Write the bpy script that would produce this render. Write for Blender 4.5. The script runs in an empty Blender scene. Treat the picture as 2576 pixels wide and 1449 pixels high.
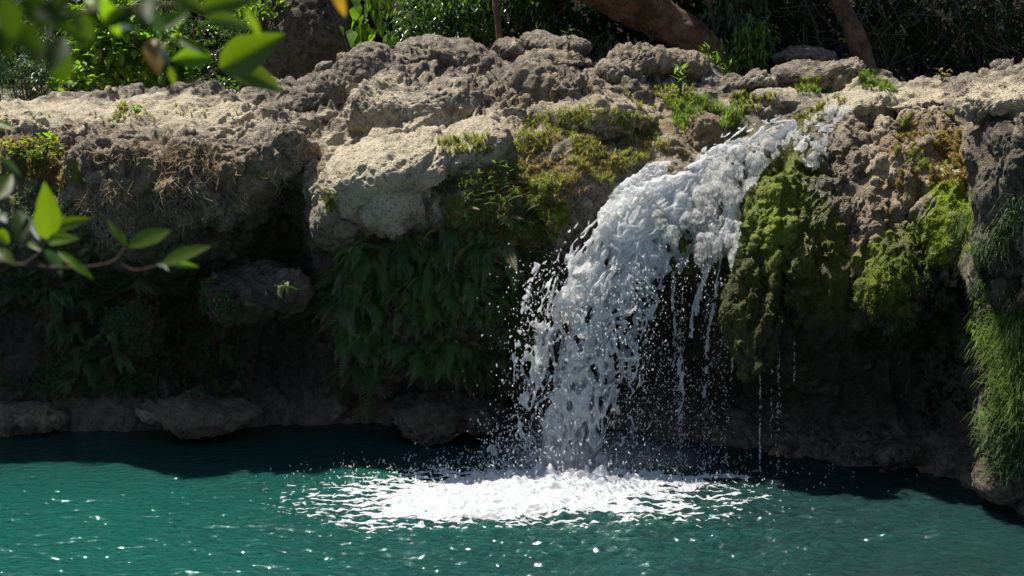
import bpy, math, random, numpy as np
from mathutils import Vector, Matrix
from mathutils.bvhtree import BVHTree
RNG = np.random.default_rng(7)
random.seed(7)
SC = bpy.context.scene
COL = SC.collection

# ------------------------------------------------------------------ camera
CAMZ, PITCH, FPX = 5.0, math.radians(9.5), 3539.0       # focal length in units of a 2576 wide frame
cam_d = bpy.data.cameras.new('camera'); cam = bpy.data.objects.new('camera', cam_d); COL.objects.link(cam)
cam.location = (0, 0, CAMZ); cam.rotation_euler = (math.radians(90) - PITCH, 0, 0)
cam_d.sensor_width = 36.0; cam_d.lens = 36.0*FPX/2576; cam_d.clip_start = 0.05; cam_d.clip_end = 500
cam_d.dof.use_dof = True; cam_d.dof.focus_distance = 17.3; cam_d.dof.aperture_fstop = 5.0
SC.camera = cam
CP, SP = math.cos(PITCH), math.sin(PITCH)

def ray(px, py):
    """direction of the sight line through a photo point, scaled so that its y is 1"""
    a = (np.asarray(px, float)-1288)/FPX; b = (724.5-np.asarray(py, float))/FPX
    y = CP + b*SP; z = -SP + b*CP
    return a/y, z/y
def U(px, py, Y):
    dx, dz = ray(px, py)
    return np.stack(np.broadcast_arrays(dx*Y, np.asarray(Y, float)+0*dx, CAMZ+dz*Y), -1)
def WY(px, py, z=0.0):
    dx, dz = ray(px, py); return (z-CAMZ)/dz
def proj(P):
    P = np.asarray(P, float); x = P[..., 0]; y = P[..., 1]; z = P[..., 2]-CAMZ
    d = y*CP - z*SP; v = y*SP + z*CP
    return 1288+FPX*x/d, 724.5-FPX*v/d

# ------------------------------------------------------------------ noise
_p = np.random.default_rng(3).permutation(256); PERM = np.concatenate([_p, _p, _p]).astype(np.int32)
_g = np.random.default_rng(4).normal(size=(256, 3)); GRAD = (_g/np.linalg.norm(_g, axis=1, keepdims=True)).astype(np.float32)
def noise(P, seed=0):
    P = np.asarray(P, np.float32) + np.float32(seed*17.31)
    i = np.floor(P).astype(np.int32); f = P - i; i &= 255
    u = f*f*f*(f*(f*6-15)+10)
    out = 0
    for dx in (0, 1):
        a = PERM[i[..., 0]+dx]; wx = u[..., 0] if dx else 1-u[..., 0]
        for dy in (0, 1):
            b = PERM[a + i[..., 1]+dy]; wy = u[..., 1] if dy else 1-u[..., 1]
            for dz in (0, 1):
                g = GRAD[PERM[b + i[..., 2]+dz]]; wz = u[..., 2] if dz else 1-u[..., 2]
                out = out + wx*wy*wz*(g[..., 0]*(f[..., 0]-dx)+g[..., 1]*(f[..., 1]-dy)+g[..., 2]*(f[..., 2]-dz))
    return out*1.6
def fbm(P, o=4, seed=0, lac=2.1, g=.5):
    s = 0; a = 1; P = np.asarray(P, np.float32)
    for k in range(o):
        s = s + a*noise(P, seed+k); P = P*lac; a *= g
    return s
def billow(P, o=4, seed=0, lac=2.1, g=.5):
    s = 0; a = 1; P = np.asarray(P, np.float32)
    for k in range(o):
        s = s + a*(np.abs(noise(P, seed+k))-.25); P = P*lac; a *= g
    return s
def sstep(a, b, x):
    t = np.clip((x-a)/(b-a), 0, 1); return t*t*(3-2*t)

# ------------------------------------------------------------------ mesh helpers
def mesh(name, V, F, mat=None, parent=None, smooth=True, attrs=None, tri=None):
    """V (n,3); F (m,k) array or list of such arrays (all faces of one k each)"""
    me = bpy.data.meshes.new(name)
    V = np.ascontiguousarray(V, np.float32)
    Fs = F if isinstance(F, list) else [F]
    Fs = [np.asarray(f, np.int32) for f in Fs if len(f)]
    me.vertices.add(len(V)); me.vertices.foreach_set('co', V.ravel())
    nl = sum(f.size for f in Fs); nf = sum(len(f) for f in Fs)
    me.loops.add(nl); me.polygons.add(nf)
    me.loops.foreach_set('vertex_index', np.concatenate([f.ravel() for f in Fs]))
    st = []; o = 0
    for f in Fs:
        st.append(o + np.arange(len(f))*f.shape[1]); o += f.size
    me.polygons.foreach_set('loop_start', np.concatenate(st).astype(np.int32))
    me.polygons.foreach_set('use_smooth', np.full(nf, smooth))
    me.update(calc_edges=True); me.validate()
    if attrs:
        for k, a in attrs.items():
            at = me.attributes.new(k, 'FLOAT', 'POINT'); at.data.foreach_set('value', np.ascontiguousarray(a, np.float32))
    if mat: me.materials.append(mat)
    o = bpy.data.objects.new(name, me); COL.objects.link(o)
    if parent: o.parent = parent
    return o
def tag(o, label=None, cat=None, group=None, kind=None):
    if label: o['label'] = label
    if cat: o['category'] = cat
    if group: o['group'] = group
    if kind: o['kind'] = kind
    return o
def empty(name, loc=(0, 0, 0)):
    o = bpy.data.objects.new(name, None); COL.objects.link(o); o.location = Vector([float(v) for v in loc]); o.empty_display_size = .1
    return o
def grid_faces(nu, nv):
    i = np.arange((nu-1)*(nv-1)); r = i//(nv-1); c = i % (nv-1); a = r*nv+c
    return np.stack([a, a+nv, a+nv+1, a+1], 1)
def normals(G):
    du = np.gradient(G, axis=0); dv = np.gradient(G, axis=1); n = np.cross(du, dv)
    return n/(np.linalg.norm(n, axis=-1, keepdims=True)+1e-9)
def scatter(T, F, M):
    """template verts T (n,3), faces F, matrices M (k,4,4) -> merged verts, faces"""
    k = len(M); n = len(T)
    V = np.einsum('kij,nj->kni', M[:, :3, :3], T) + M[:, None, :3, 3]
    FF = (np.asarray(F)[None] + (np.arange(k)*n)[:, None, None]).reshape(-1, np.asarray(F).shape[1])
    return V.reshape(-1, 3), FF
def frames(pos, fwd, up=None, scale=1.0, roll=None):
    """matrices whose x axis is fwd and z near up"""
    pos = np.asarray(pos, float); fwd = np.asarray(fwd, float); k = len(pos)
    fwd = fwd/np.linalg.norm(fwd, axis=1, keepdims=True)
    up = np.tile([0, 0, 1.], (k, 1)) if up is None else np.asarray(up, float)
    y = np.cross(up, fwd); y /= (np.linalg.norm(y, axis=1, keepdims=True)+1e-9); z = np.cross(fwd, y)
    if roll is not None:
        c = np.cos(roll)[:, None]; s = np.sin(roll)[:, None]; y, z = y*c+z*s, z*c-y*s
    M = np.zeros((k, 4, 4)); sc = np.broadcast_to(np.asarray(scale, float), (k,))[:, None]
    M[:, :3, 0] = fwd*sc; M[:, :3, 1] = y*sc; M[:, :3, 2] = z*sc; M[:, :3, 3] = pos; M[:, 3, 3] = 1
    return M
def tube(path, rad, n=8, wob=0.0, seed=0):
    path = np.asarray(path, float); rad = np.broadcast_to(np.asarray(rad, float), (len(path),))
    t = np.gradient(path, axis=0); t /= np.linalg.norm(t, axis=1, keepdims=True)+1e-9
    ref = np.array([0.13, 1, .21]); a = np.cross(t, ref); a /= np.linalg.norm(a, axis=1, keepdims=True)+1e-9
    b = np.cross(t, a); th = np.linspace(0, 2*np.pi, n, endpoint=False)
    V = path[:, None] + rad[:, None, None]*(np.cos(th)[None, :, None]*a[:, None]+np.sin(th)[None, :, None]*b[:, None])
    if wob: V = V + (V-path[:, None])*(noise(V*3/(rad.max()*6+.05), seed)*wob)[..., None]
    m = len(path); V = V.reshape(-1, 3); i = np.arange(m-1)[:, None]*n; j = np.arange(n)[None]; j2 = (j+1) % n
    F = np.stack([i+j, i+j2, i+n+j2, i+n+j], -1).reshape(-1, 4)
    return V, F
def spline(P, m):
    """Catmull-Rom through the points P, m samples"""
    P = np.asarray(P, float); n = len(P); Q = np.concatenate([[2*P[0]-P[1]], P, [2*P[-1]-P[-2]]])
    t = np.linspace(0, n-1-1e-6, m); i = t.astype(int); f = (t-i).reshape((-1,)+(1,)*(P.ndim-1))
    a, b, c, d = Q[i], Q[i+1], Q[i+2], Q[i+3]
    return .5*(2*b+(c-a)*f+(2*a-5*b+4*c-d)*f*f+(3*b-a-3*c+d)*f**3)
def merge(parts):
    """[(V,F), ...] -> one V, list of F by arity"""
    Vs = []; Fs = {}; o = 0
    for V, F in parts:
        Vs.append(V); F = np.asarray(F); Fs.setdefault(F.shape[1], []).append(F+o); o += len(V)
    return np.concatenate(Vs), [np.concatenate(f) for f in Fs.values()]

# ------------------------------------------------------------------ materials
def newmat(name):
    m = bpy.data.materials.new(name); m.use_nodes = True; nt = m.node_tree; nt.nodes.clear()
    out = nt.nodes.new('ShaderNodeOutputMaterial'); return m, nt, out
def N(nt, t, ins=None, **kw):
    n = nt.nodes.new(t)
    for k, v in kw.items(): setattr(n, k, v)
    if ins:
        for k, v in ins.items():
            s = n.inputs[k]
            if hasattr(v, 'links') or isinstance(v, bpy.types.NodeSocket): nt.links.new(v, s)
            else: s.default_value = v
    return n
def c4(c): return (c[0], c[1], c[2], 1)
def mixc(nt, f, a, b, mode='MIX'):
    n = nt.nodes.new('ShaderNodeMix'); n.data_type = 'RGBA'; n.blend_type = mode
    for s, v in ((n.inputs[0], f), (n.inputs[6], a), (n.inputs[7], b)):
        if isinstance(v, bpy.types.NodeSocket): nt.links.new(v, s)
        elif isinstance(v, (tuple, list)): s.default_value = c4(v)
        else: s.default_value = v
    return n.outputs[2]
def math_(nt, op, a, b=0.5, clamp=False):
    n = nt.nodes.new('ShaderNodeMath'); n.operation = op; n.use_clamp = clamp
    for s, v in ((n.inputs[0], a), (n.inputs[1], b)):
        if isinstance(v, bpy.types.NodeSocket): nt.links.new(v, s)
        else: s.default_value = v
    return n.outputs[0]
def ramp(nt, f, a, b):
    n = nt.nodes.new('ShaderNodeMapRange'); n.inputs[1].default_value = a; n.inputs[2].default_value = b
    nt.links.new(f, n.inputs[0]); return n.outputs[0]
def tnoise(nt, co, scale, detail=4, rough=.55, dist=0.0):
    n = N(nt, 'ShaderNodeTexNoise', {'Scale': scale, 'Detail': detail, 'Roughness': rough, 'Distortion': dist, 'Vector': co})
    return n.outputs['Fac']

def rock_mat(name, pale=(.60, .52, .37), grey=(.265, .225, .172), dark=(.075, .062, .050), rust=(.25, .18, .105), moss_a=(.27, .33, .014), moss_b=(.10, .145, .012)):
    m, nt, out = newmat(name)
    co = N(nt, 'ShaderNodeTexCoord').outputs['Object']
    at = lambda k: N(nt, 'ShaderNodeAttribute', attribute_name=k).outputs['Fac']
    n1 = tnoise(nt, co, 1.7, 5, .6); n2 = tnoise(nt, co, 9, 6, .7, .4); n3 = tnoise(nt, co, 45, 4, .7); n4 = tnoise(nt, co, 3.5, 8, .65)
    vor = N(nt, 'ShaderNodeTexVoronoi', {'Scale': 22., 'Vector': co, 'Randomness': 1.0})
    geo = N(nt, 'ShaderNodeNewGeometry')
    pt = ramp(nt, geo.outputs['Pointiness'], .46, .54)
    c = mixc(nt, ramp(nt, n2, .42, .60), grey, dark)
    c = mixc(nt, math_(nt, 'MULTIPLY', ramp(nt, n4, .5, .75), .5), c, (.34, .315, .28))
    tone = math_(nt, 'ADD', at('tone'), math_(nt, 'MULTIPLY', math_(nt, 'SUBTRACT', n4, .5), 2.6))
    tone = math_(nt, 'ADD', tone, math_(nt, 'MULTIPLY', math_(nt, 'SUBTRACT', n2, .5), 1.2))
    pc = mixc(nt, ramp(nt, n3, .3, .7), pale, tuple(v*.66 for v in pale))
    c = mixc(nt, ramp(nt, tone, .35, .75), c, pc)
    c = mixc(nt, math_(nt, 'MULTIPLY', ramp(nt, n1, .36, .54), at('rust')), c, rust)
    vor2 = N(nt, 'ShaderNodeTexVoronoi', {'Scale': 60., 'Vector': N(nt, 'ShaderNodeMapping', {'Vector': co, 'Scale': (1, 1, .55)}).outputs[0], 'Randomness': 1.0})
    pits = math_(nt, 'MAXIMUM', ramp(nt, vor.outputs['Distance'], .28, .1), math_(nt, 'MULTIPLY', ramp(nt, vor2.outputs['Distance'], .36, .12), ramp(nt, n2, .45, .6)))
    fleck = ramp(nt, tnoise(nt, co, 38, 3, .8), .58, .70)
    c = mixc(nt, math_(nt, 'MULTIPLY', fleck, .55), c, (.42, .39, .34))
    c = mixc(nt, math_(nt, 'MULTIPLY', pits, .55), c, (.06, .05, .045))
    ms = math_(nt, 'ADD', at('moss'), math_(nt, 'MULTIPLY', math_(nt, 'SUBTRACT', n4, .5), 2.4))
    ms = ramp(nt, ms, .44, .58)
    mc = mixc(nt, ramp(nt, n2, .3, .7), moss_a, moss_b)
    mc = mixc(nt, math_(nt, 'MULTIPLY', ramp(nt, n1, .55, .72), .7), mc, (.17, .11, .04))
    c = mixc(nt, ms, c, mc)
    wet = at('wet')
    c = mixc(nt, wet, c, mixc(nt, .0, c, c), 'MIX')
    c = mixc(nt, math_(nt, 'MULTIPLY', wet, .55), c, (.10, .085, .04))
    c = mixc(nt, at('damp_shade'), c, mixc(nt, ramp(nt, n2, .35, .65), (.060, .048, .034), (.022, .022, .014)))
    h = math_(nt, 'ADD', math_(nt, 'MULTIPLY', n2, 1.0), math_(nt, 'MULTIPLY', n3, .6))
    h = math_(nt, 'SUBTRACT', h, math_(nt, 'MULTIPLY', pits, .5))
    fz = tnoise(nt, co, 120, 2, .6)
    h = math_(nt, 'ADD', h, math_(nt, 'MULTIPLY', math_(nt, 'MULTIPLY', fz, ms), .5))
    bm = N(nt, 'ShaderNodeBump', {'Height': h, 'Strength': 1.0, 'Distance': .06})
    r = math_(nt, 'SUBTRACT', .92, math_(nt, 'MULTIPLY', wet, .62))
    p = N(nt, 'ShaderNodeBsdfPrincipled', {'Base Color': c, 'Roughness': r, 'Normal': bm.outputs[0], 'Specular IOR Level': .35})
    nt.links.new(p.outputs[0], out.inputs[0]); return m
def leaf_mat(name, a, b, c=None, trans=.45, rough=.42, tcol=None, spec=.5):
    m, nt, out = newmat(name)
    at = N(nt, 'ShaderNodeAttribute', attribute_name='rnd').outputs['Fac']; oi = N(nt, 'ShaderNodeObjectInfo').outputs['Random']
    col = mixc(nt, math_(nt, 'ADD', math_(nt, 'MULTIPLY', at, .65), math_(nt, 'MULTIPLY', oi, .35)), a, b)
    if c: col = mixc(nt, ramp(nt, at, .9, .97), col, c)
    tc = mixc(nt, 1.0, col, tcol or (1.0, 1.15, .35), 'MULTIPLY')
    tc = mixc(nt, 1.0, tc, (2.0, 2.0, 2.0), 'MULTIPLY')
    p = N(nt, 'ShaderNodeBsdfPrincipled', {'Base Color': col, 'Roughness': rough, 'Specular IOR Level': spec})
    t = N(nt, 'ShaderNodeBsdfTranslucent', {'Color': tc})
    mx = N(nt, 'ShaderNodeMixShader', {0: trans, 1: p.outputs[0], 2: t.outputs[0]})
    nt.links.new(mx.outputs[0], out.inputs[0]); return m
def bark_mat(name, a, b, sc=14, st=.5):
    m, nt, out = newmat(name); co = N(nt, 'ShaderNodeTexCoord').outputs['Object']
    mp = N(nt, 'ShaderNodeMapping', {'Vector': co, 'Scale': (1, 1, .4), 'Rotation': (0, .5, 0)}).outputs[0]
    n = tnoise(nt, mp, sc, 8, .75, 1.6); n2 = tnoise(nt, co, sc*.22, 4, .6); n3 = tnoise(nt, mp, sc*3.2, 4, .7)
    c = mixc(nt, ramp(nt, n, .38, .62), a, b); c = mixc(nt, math_(nt, 'MULTIPLY', ramp(nt, n2, .5, .64), .75), c, tuple(v*.4 for v in b))
    c = mixc(nt, math_(nt, 'MULTIPLY', ramp(nt, n3, .6, .7), .4), c, (.22, .19, .15))
    bm = N(nt, 'ShaderNodeBump', {'Height': math_(nt, 'ADD', n, math_(nt, 'MULTIPLY', n3, .4)), 'Strength': min(1, st*1.8), 'Distance': .06})
    p = N(nt, 'ShaderNodeBsdfPrincipled', {'Base Color': c, 'Roughness': .88, 'Normal': bm.outputs[0], 'Specular IOR Level': .2})
    nt.links.new(p.outputs[0], out.inputs[0]); return m

# ------------------------------------------------------------------ light
SUN_EL, SUN_AZ = math.radians(65), math.radians(-50)      # azimuth from +y, negative to the left
sd = Vector((math.sin(SUN_AZ)*math.cos(SUN_EL), math.cos(SUN_AZ)*math.cos(SUN_EL), math.sin(SUN_EL)))
sl = bpy.data.lights.new('sun', 'SUN'); sl.energy = 5.0; sl.angle = math.radians(.6); sl.color = (1, .95, .86)
so = bpy.data.objects.new('sun', sl); COL.objects.link(so); so.rotation_euler = sd.to_track_quat('Z', 'Y').to_euler(); so.location = (0, 0, 30)
w = bpy.data.worlds.new('World'); SC.world = w; w.use_nodes = True; wn = w.node_tree
sky = wn.nodes.new('ShaderNodeTexSky'); sky.sky_type = 'NISHITA'; sky.sun_disc = False
sky.sun_elevation = SUN_EL; sky.sun_rotation = SUN_AZ
bg = wn.nodes['Background']; bg.inputs[1].default_value = .064; wn.links.new(sky.outputs[0], bg.inputs[0])
SC.view_settings.view_transform = 'Standard'; SC.view_settings.look = 'None'; SC.view_settings.exposure = 0.9; SC.view_settings.gamma = 1
SC.render.engine = 'CYCLES'; cy = SC.cycles; cy.max_bounces = 9; cy.diffuse_bounces = 6; cy.glossy_bounces = 3; cy.transmission_bounces = 6; cy.transparent_max_bounces = 24
cy.sample_clamp_indirect = 6; cy.use_denoising = True; cy.caustics_reflective = False; cy.caustics_refractive = False

# ------------------------------------------------------------------ painted zones (what the rock is made of / grown over, with some painted shade, by place)
def zones(px, py, Z):
    s = np.zeros_like(px)
    for x, y, rx, ry, v in Z:
        s = s + v*np.exp(-(((px-x)/rx)**2+((py-y)/ry)**2)**1.5)
    return s
TONE = [(150, 285, 330, 45, .45), (430, 265, 200, 35, .3), (560, 300, 140, 45, .35), (1050, 380, 230, 95, .5), (880, 470, 130, 120, .5), (720, 330, 200, 60, .25), (950, 250, 120, 60, .25), (1330, 290, 200, 60, .2), (1250, 370, 260, 60, .3), (1650, 300, 260, 60, .35), (2150, 250, 130, 50, .5), (2280, 250, 120, 35, .5), (2520, 240, 90, 45, .6), (2350, 450, 110, 50, .35),
        (1750, 380, 120, 60, .4), (2230, 400, 150, 110, .15), (450, 1020, 300, 70, .25), (760, 420, 160, 160, -.2), (400, 450, 300, 140, -.1), (2230, 600, 130, 200, .12), (980, 550, 130, 80, .3)]
MOSS = [(1950, 620, 110, 220, .75), (1880, 850, 70, 120, .8), (1990, 480, 80, 130, .5), (2110, 560, 60, 100, .6), (2280, 640, 120, 100, .7), (2230, 740, 80, 80, .7), (2400, 520, 90, 140, .65), (1880, 560, 60, 100, .7), (1680, 620, 70, 110, .65), (1400, 540, 60, 40, .7), (1780, 640, 100, 100, .5), (2060, 760, 140, 140, .45),
        (2510, 520, 60, 400, -.1), (120, 450, 160, 100, .3), (200, 850, 330, 260, .22), (2100, 320, 120, 60, -.2), (2200, 500, 70, 130, -.3)]
WET = [(1850, 400, 130, 90, .8), (1950, 330, 120, 50, .8), (1780, 560, 130, 150, .8), (2080, 420, 90, 150, .7), (2060, 560, 70, 180, .7), (2000, 720, 40, 150, .6), (2310, 600, 60, 90, .7), (2150, 240, 110, 60, .25), (300, 1075, 700, 22, .3), (2300, 1180, 500, 30, .3)]
RUST = [(300, 480, 320, 160, .8), (700, 480, 160, 120, .6), (500, 1040, 700, 60, .6), (1500, 330, 300, 100, .5), (1750, 340, 120, 70, .7), (2330, 420, 150, 150, .9), (2180, 600, 130, 240, .9), (1330, 230, 100, 60, .3)]
def paint(V, n):
    px, py = proj(V); up = np.clip(n[..., 2], 0, 1)
    g = fbm(V*1.3, 3, 40)*.15
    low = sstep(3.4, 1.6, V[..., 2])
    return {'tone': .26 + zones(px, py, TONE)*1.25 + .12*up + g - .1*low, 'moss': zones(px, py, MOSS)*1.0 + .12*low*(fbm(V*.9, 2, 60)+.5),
            'wet': np.clip(zones(px, py, WET), 0, 1), 'rust': np.clip(zones(px, py, RUST)+.1, 0, 1),
            'damp_shade': sstep(3.1, 1.9, V[..., 2]+.5*fbm(V*1.1, 2, 44))*.85*(.35+.65*sstep(.1, .6, V[..., 2]))}  # moist soil tone on low rock, also painted to deepen the undercut shade

RIBS = [(900, 270, 330, 150, 1.0), (650, 350, 150, 100, .6), (2230, 420, 200, 200, .1), (1080, 360, 250, 80, .4)]
def rough(V, n, k=1.0, big=1.0, drip=1.0, cliffy=None):
    """tufa relief: rounded lumps with sharp creases, drawn downwards on the steep parts"""
    Q = V*np.array([1, 1, 1-.42*drip])
    Q = Q + .22*np.stack([noise(V*1.3, 11), noise(V*1.3, 12), noise(V*1.3, 13)], -1)
    m = .55+.9*sstep(-.25, .45, noise(V*.8, 71)) if cliffy is None else cliffy
    d = .24*big*(billow(Q*1.15, 2, 1)) + m*(.115*billow(Q*2.9, 2, 5) + .065*billow(Q*7, 2, 8) + .034*billow(Q*16, 3, 21, g=.6))
    fl = np.array([-.62, -.62, -.48]); t = (V*fl).sum(-1, keepdims=True); R_ = V-t*fl*.8 + .12*noise(V*1.7, 72)[..., None]
    px, py = proj(V); rb = .25+zones(px, py, RIBS)
    d = d + rb*(.15*billow(R_*2.3, 2, 73)+.07*billow(R_*5.5, 2, 76)) + m*.012*billow(Q*30, 2, 25)
    pit = m*(sstep(.22, .5, noise(Q*4.3, 31))*.09 + sstep(.3, .5, noise(Q*10, 33))*.03)
    return k*(d-pit)

SMOOTH = [(2230, 450, 160, 200, .35), (200, 275, 300, 35, .8), (430, 250, 120, 30, .5), (560, 305, 100, 35, .6), (1050, 390, 260, 90, .7), (1500, 360, 260, 90, .3), (1900, 380, 260, 120, .7), (2050, 600, 220, 280, .5), (2300, 650, 160, 220, .4), (2200, 250, 200, 50, .6)]
def smoothness(V):
    px, py = proj(V); return (.6+.75*sstep(-.25, .45, noise(V*.8, 71)))*np.clip(1-zones(px, py, SMOOTH), .15, 1)
ROCK = rock_mat('tufa_rock')

# ------------------------------------------------------------------ the cliff sheet
ST = [  # px, then (py, Y) of crest, top, lip, upper face, bulge, underside, recess, low recess, and py at the water
 (-900, (285, 21.5), (315, 19.8), (360, 18.7), (440, 18.0), (560, 17.7), (660, 18.1), (780, 18.5), (920, 18.6), 1085),
 (-300, (285, 21.5), (315, 19.8), (360, 18.7), (440, 18.0), (560, 17.7), (660, 18.1), (780, 18.5), (920, 18.6), 1085),
 (0, (268, 21.5), (300, 19.8), (345, 18.7), (430, 18.1), (560, 17.8), (660, 18.2), (780, 18.6), (920, 18.6), 1085),
 (200, (244, 21.5), (285, 19.9), (330, 18.8), (420, 18.1), (540, 17.7), (650, 18.2), (780, 18.7), (920, 18.7), 1083),
 (400, (238, 21.3), (280, 19.9), (325, 18.8), (420, 18.0), (530, 17.7), (640, 18.4), (780, 19.0), (920, 18.9), 1080),
 (600, (238, 21), (280, 19.8), (335, 18.6), (410, 18.0), (500, 17.8), (570, 18.4), (700, 19.3), (900, 19.2), 1075),
 (740, (215, 21), (275, 19.4), (345, 18.5), (390, 18.1), (440, 18.0), (490, 18.8), (700, 19.6), (900, 19.3), 1070),
 (850, (180, 21), (270, 19.3), (380, 18.3), (450, 17.8), (520, 17.5), (610, 17.8), (760, 17.9), (930, 18.2), 1068),
 (1000, (150, 21), (230, 19.2), (340, 18.0), (430, 17.4), (520, 17.2), (600, 17.4), (760, 17.5), (950, 17.9), 1068),
 (1150, (140, 21.2), (210, 19.5), (320, 18.2), (430, 17.5), (520, 17.2), (620, 17.4), (780, 17.5), (960, 17.9), 1070),
 (1300, (135, 21.2), (200, 19.6), (310, 18.4), (420, 17.7), (530, 17.3), (640, 17.4), (780, 17.6), (950, 18), 1075),
 (1450, (150, 21.2), (220, 19.8), (300, 18.6), (400, 17.8), (500, 17.3), (640, 17.4), (800, 17.8), (960, 18.1), 1080),
 (1600, (165, 21), (230, 19.8), (300, 18.8), (370, 18.2), (450, 17.7), (560, 17.5), (800, 18), (960, 18.2), 1090),
 (1750, (180, 21), (240, 20), (320, 19.1), (410, 18.4), (500, 17.8), (620, 17.4), (760, 17.8), (960, 18.1), 1110),
 (1880, (200, 21), (250, 20), (330, 19.2), (430, 18.3), (560, 17.6), (720, 17.3), (850, 17.7), (1000, 18.0), 1130),
 (2000, (200, 21), (250, 20), (310, 19.2), (420, 17.9), (600, 16.9), (800, 16.5), (900, 16.9), (1020, 17.6), 1150),
 (2150, (190, 21), (225, 19.8), (265, 18.9), (400, 17.4), (580, 16.6), (760, 16.4), (880, 16.9), (1030, 17.2), 1165),
 (2300, (220, 21), (235, 19.5), (280, 18.4), (400, 17.2), (560, 16.6), (720, 16.4), (850, 16.8), (1030, 16.9), 1180),
 (2420, (210, 20), (225, 18.8), (280, 17.7), (400, 16.8), (560, 16.3), (720, 16.0), (860, 16.2), (1030, 16.2), 1215),
 (2500, (190, 19), (208, 17.2), (235, 15.9), (330, 15.2), (520, 14.9), (700, 14.9), (850, 15.1), (1050, 15.0), 1255),
 (2650, (175, 19), (195, 16.5), (215, 14.9), (330, 14.2), (520, 14.0), (700, 14.0), (850, 14.2), (1050, 14.2), 1320),
 (3000, (170, 18), (185, 16), (205, 14.4), (330, 13.7), (520, 13.5), (700, 13.5), (850, 13.7), (1050, 13.7), 1360),
 (3600, (170, 18), (185, 16), (205, 14.4), (330, 13.7), (520, 13.5), (700, 13.5), (850, 13.7), (1050, 13.7), 1360)]
def cliff_grid(nu, nv):
    rows = []
    for s in ST:
        px = s[0]; P = [U(px, py, Y) for py, Y in s[1:-1]]
        yw = float(WY(px, s[-1])); P.append(U(px, s[-1], yw)); c = P[0]
        b = P[-1] + np.array([0, -.25, -1.3])
        P = [np.array([c[0]*1.35, 30, 4.4]), np.array([c[0]*1.12, 24.5, 4.3]), np.array([c[0]*1.03, c[1]+.9, c[2]-.35])] + P + [b]
        rows.append(np.array(P))
    R = np.array(rows)
    xs = np.array([s[0] for s in ST], float)
    # resample evenly in px, then smooth spline across
    pxs = np.arange(-900, 3601, 75.); idx = np.clip(np.searchsorted(xs, pxs, 'right')-1, 0, len(xs)-2)
    f = ((pxs-xs[idx])/(xs[idx+1]-xs[idx]))[:, None, None]; f2 = f*f*(3-2*f)*.5+f*.5
    R2 = R[idx]*(1-f2)+R[idx+1]*f2
    A = spline(R2, nu)                                # nu x rows x 3
    B = spline(np.swapaxes(A, 0, 1), nv)              # nv x nu x 3
    return np.swapaxes(B, 0, 1)
def cliff():
    nu, nv = 1150, 560
    # denser sampling where the camera looks: warp both parameters
    G = cliff_grid(nu, 900)
    seg = np.linalg.norm(np.diff(G[nu//2], axis=0), axis=1)
    px, py = proj(G[nu//2]); w = np.where(G[nu//2][:, 1] > 23, .12, np.where(G[nu//2][:, 2] < -.2, .3, 1.0))
    cum = np.concatenate([[0], np.cumsum(seg*w[1:])]); tt = np.interp(np.linspace(0, cum[-1], nv), cum, np.arange(900.))
    i = np.clip(tt.astype(int), 0, 898); f = (tt-i)[None, :, None]; G = G[:, i]*(1-f)+G[:, i+1]*f
    n = normals(G)
    # medium relief first, then fine relief on its normals
    far = np.clip((24-G[..., 1])/3, .15, 1)
    big = .30*billow((G+.3*noise(G*.9, 3)[..., None])*np.array([1, 1, .6])*1.0, 2, 1)*far
    G = G + n*big[..., None]; n = normals(G)
    sm = smoothness(G)
    d = rough(G, n, 1.0, .35, cliffy=sm)*far
    G = G + n*d[..., None]; n = normals(G)
    V = G.reshape(-1, 3); at = paint(G, n)
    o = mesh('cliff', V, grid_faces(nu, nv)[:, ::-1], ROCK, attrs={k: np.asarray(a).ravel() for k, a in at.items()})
    tag(o, 'long pale and grey limestone cliff with undercut dark face above the pool', kind='structure')
    return o, G
CLIFF, CG = cliff()

# ------------------------------------------------------------------ boulders
def ico(sub):
    import bmesh
    b = bmesh.new(); bmesh.ops.create_icosphere(b, subdivisions=sub, radius=1); b.verts.ensure_lookup_table()
    V = np.array([v.co[:] for v in b.verts]); F = np.array([[v.index for v in f.verts] for f in b.faces]); b.free(); return V, F
ICO = {k: ico(k) for k in (1, 2, 3, 6, 7)}
ROCKS = []
def boulder(px, py, Y, rx, ry, rz, label, rot=0., tilt=0., seed=0, sub=6, k=1.0, big=1.0, sq=.85, mat=None, name='boulder', cat='boulder', add=None, drip=1.0, group=None):
    V, F = ICO[sub]; c = U(px, py, Y)
    e = np.sign(V)*np.abs(V)**sq; e = e/np.linalg.norm(e, axis=1, keepdims=True)**.5
    R = np.array((Matrix.Rotation(rot, 3, 'Z') @ Matrix.Rotation(tilt, 3, 'Y')))
    W = (e*np.array([rx, ry, rz])) @ R.T
    n = (e/np.array([rx, ry, rz])) @ R.T; n /= np.linalg.norm(n, axis=1, keepdims=True)
    wp = W + c
    s = min(1., (rx+ry+rz)/1.6)
    W = W + n*(s*.45*big*fbm(wp*.9/s**.5, 2, seed)[:, None])*.5
    wp = W + c; W = W + n*rough(wp+seed, n, k*min(1, s*1.3), .5*big, drip)[:, None]
    at = paint(W+c, n)
    if add:
        for kk, v in add.items(): at[kk] = at[kk]+v
    at['wet'] = np.clip(at['wet'], 0, 1)
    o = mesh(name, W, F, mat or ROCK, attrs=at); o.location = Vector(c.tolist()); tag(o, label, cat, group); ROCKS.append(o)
    return o
import openvdb
B = boulder
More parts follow.
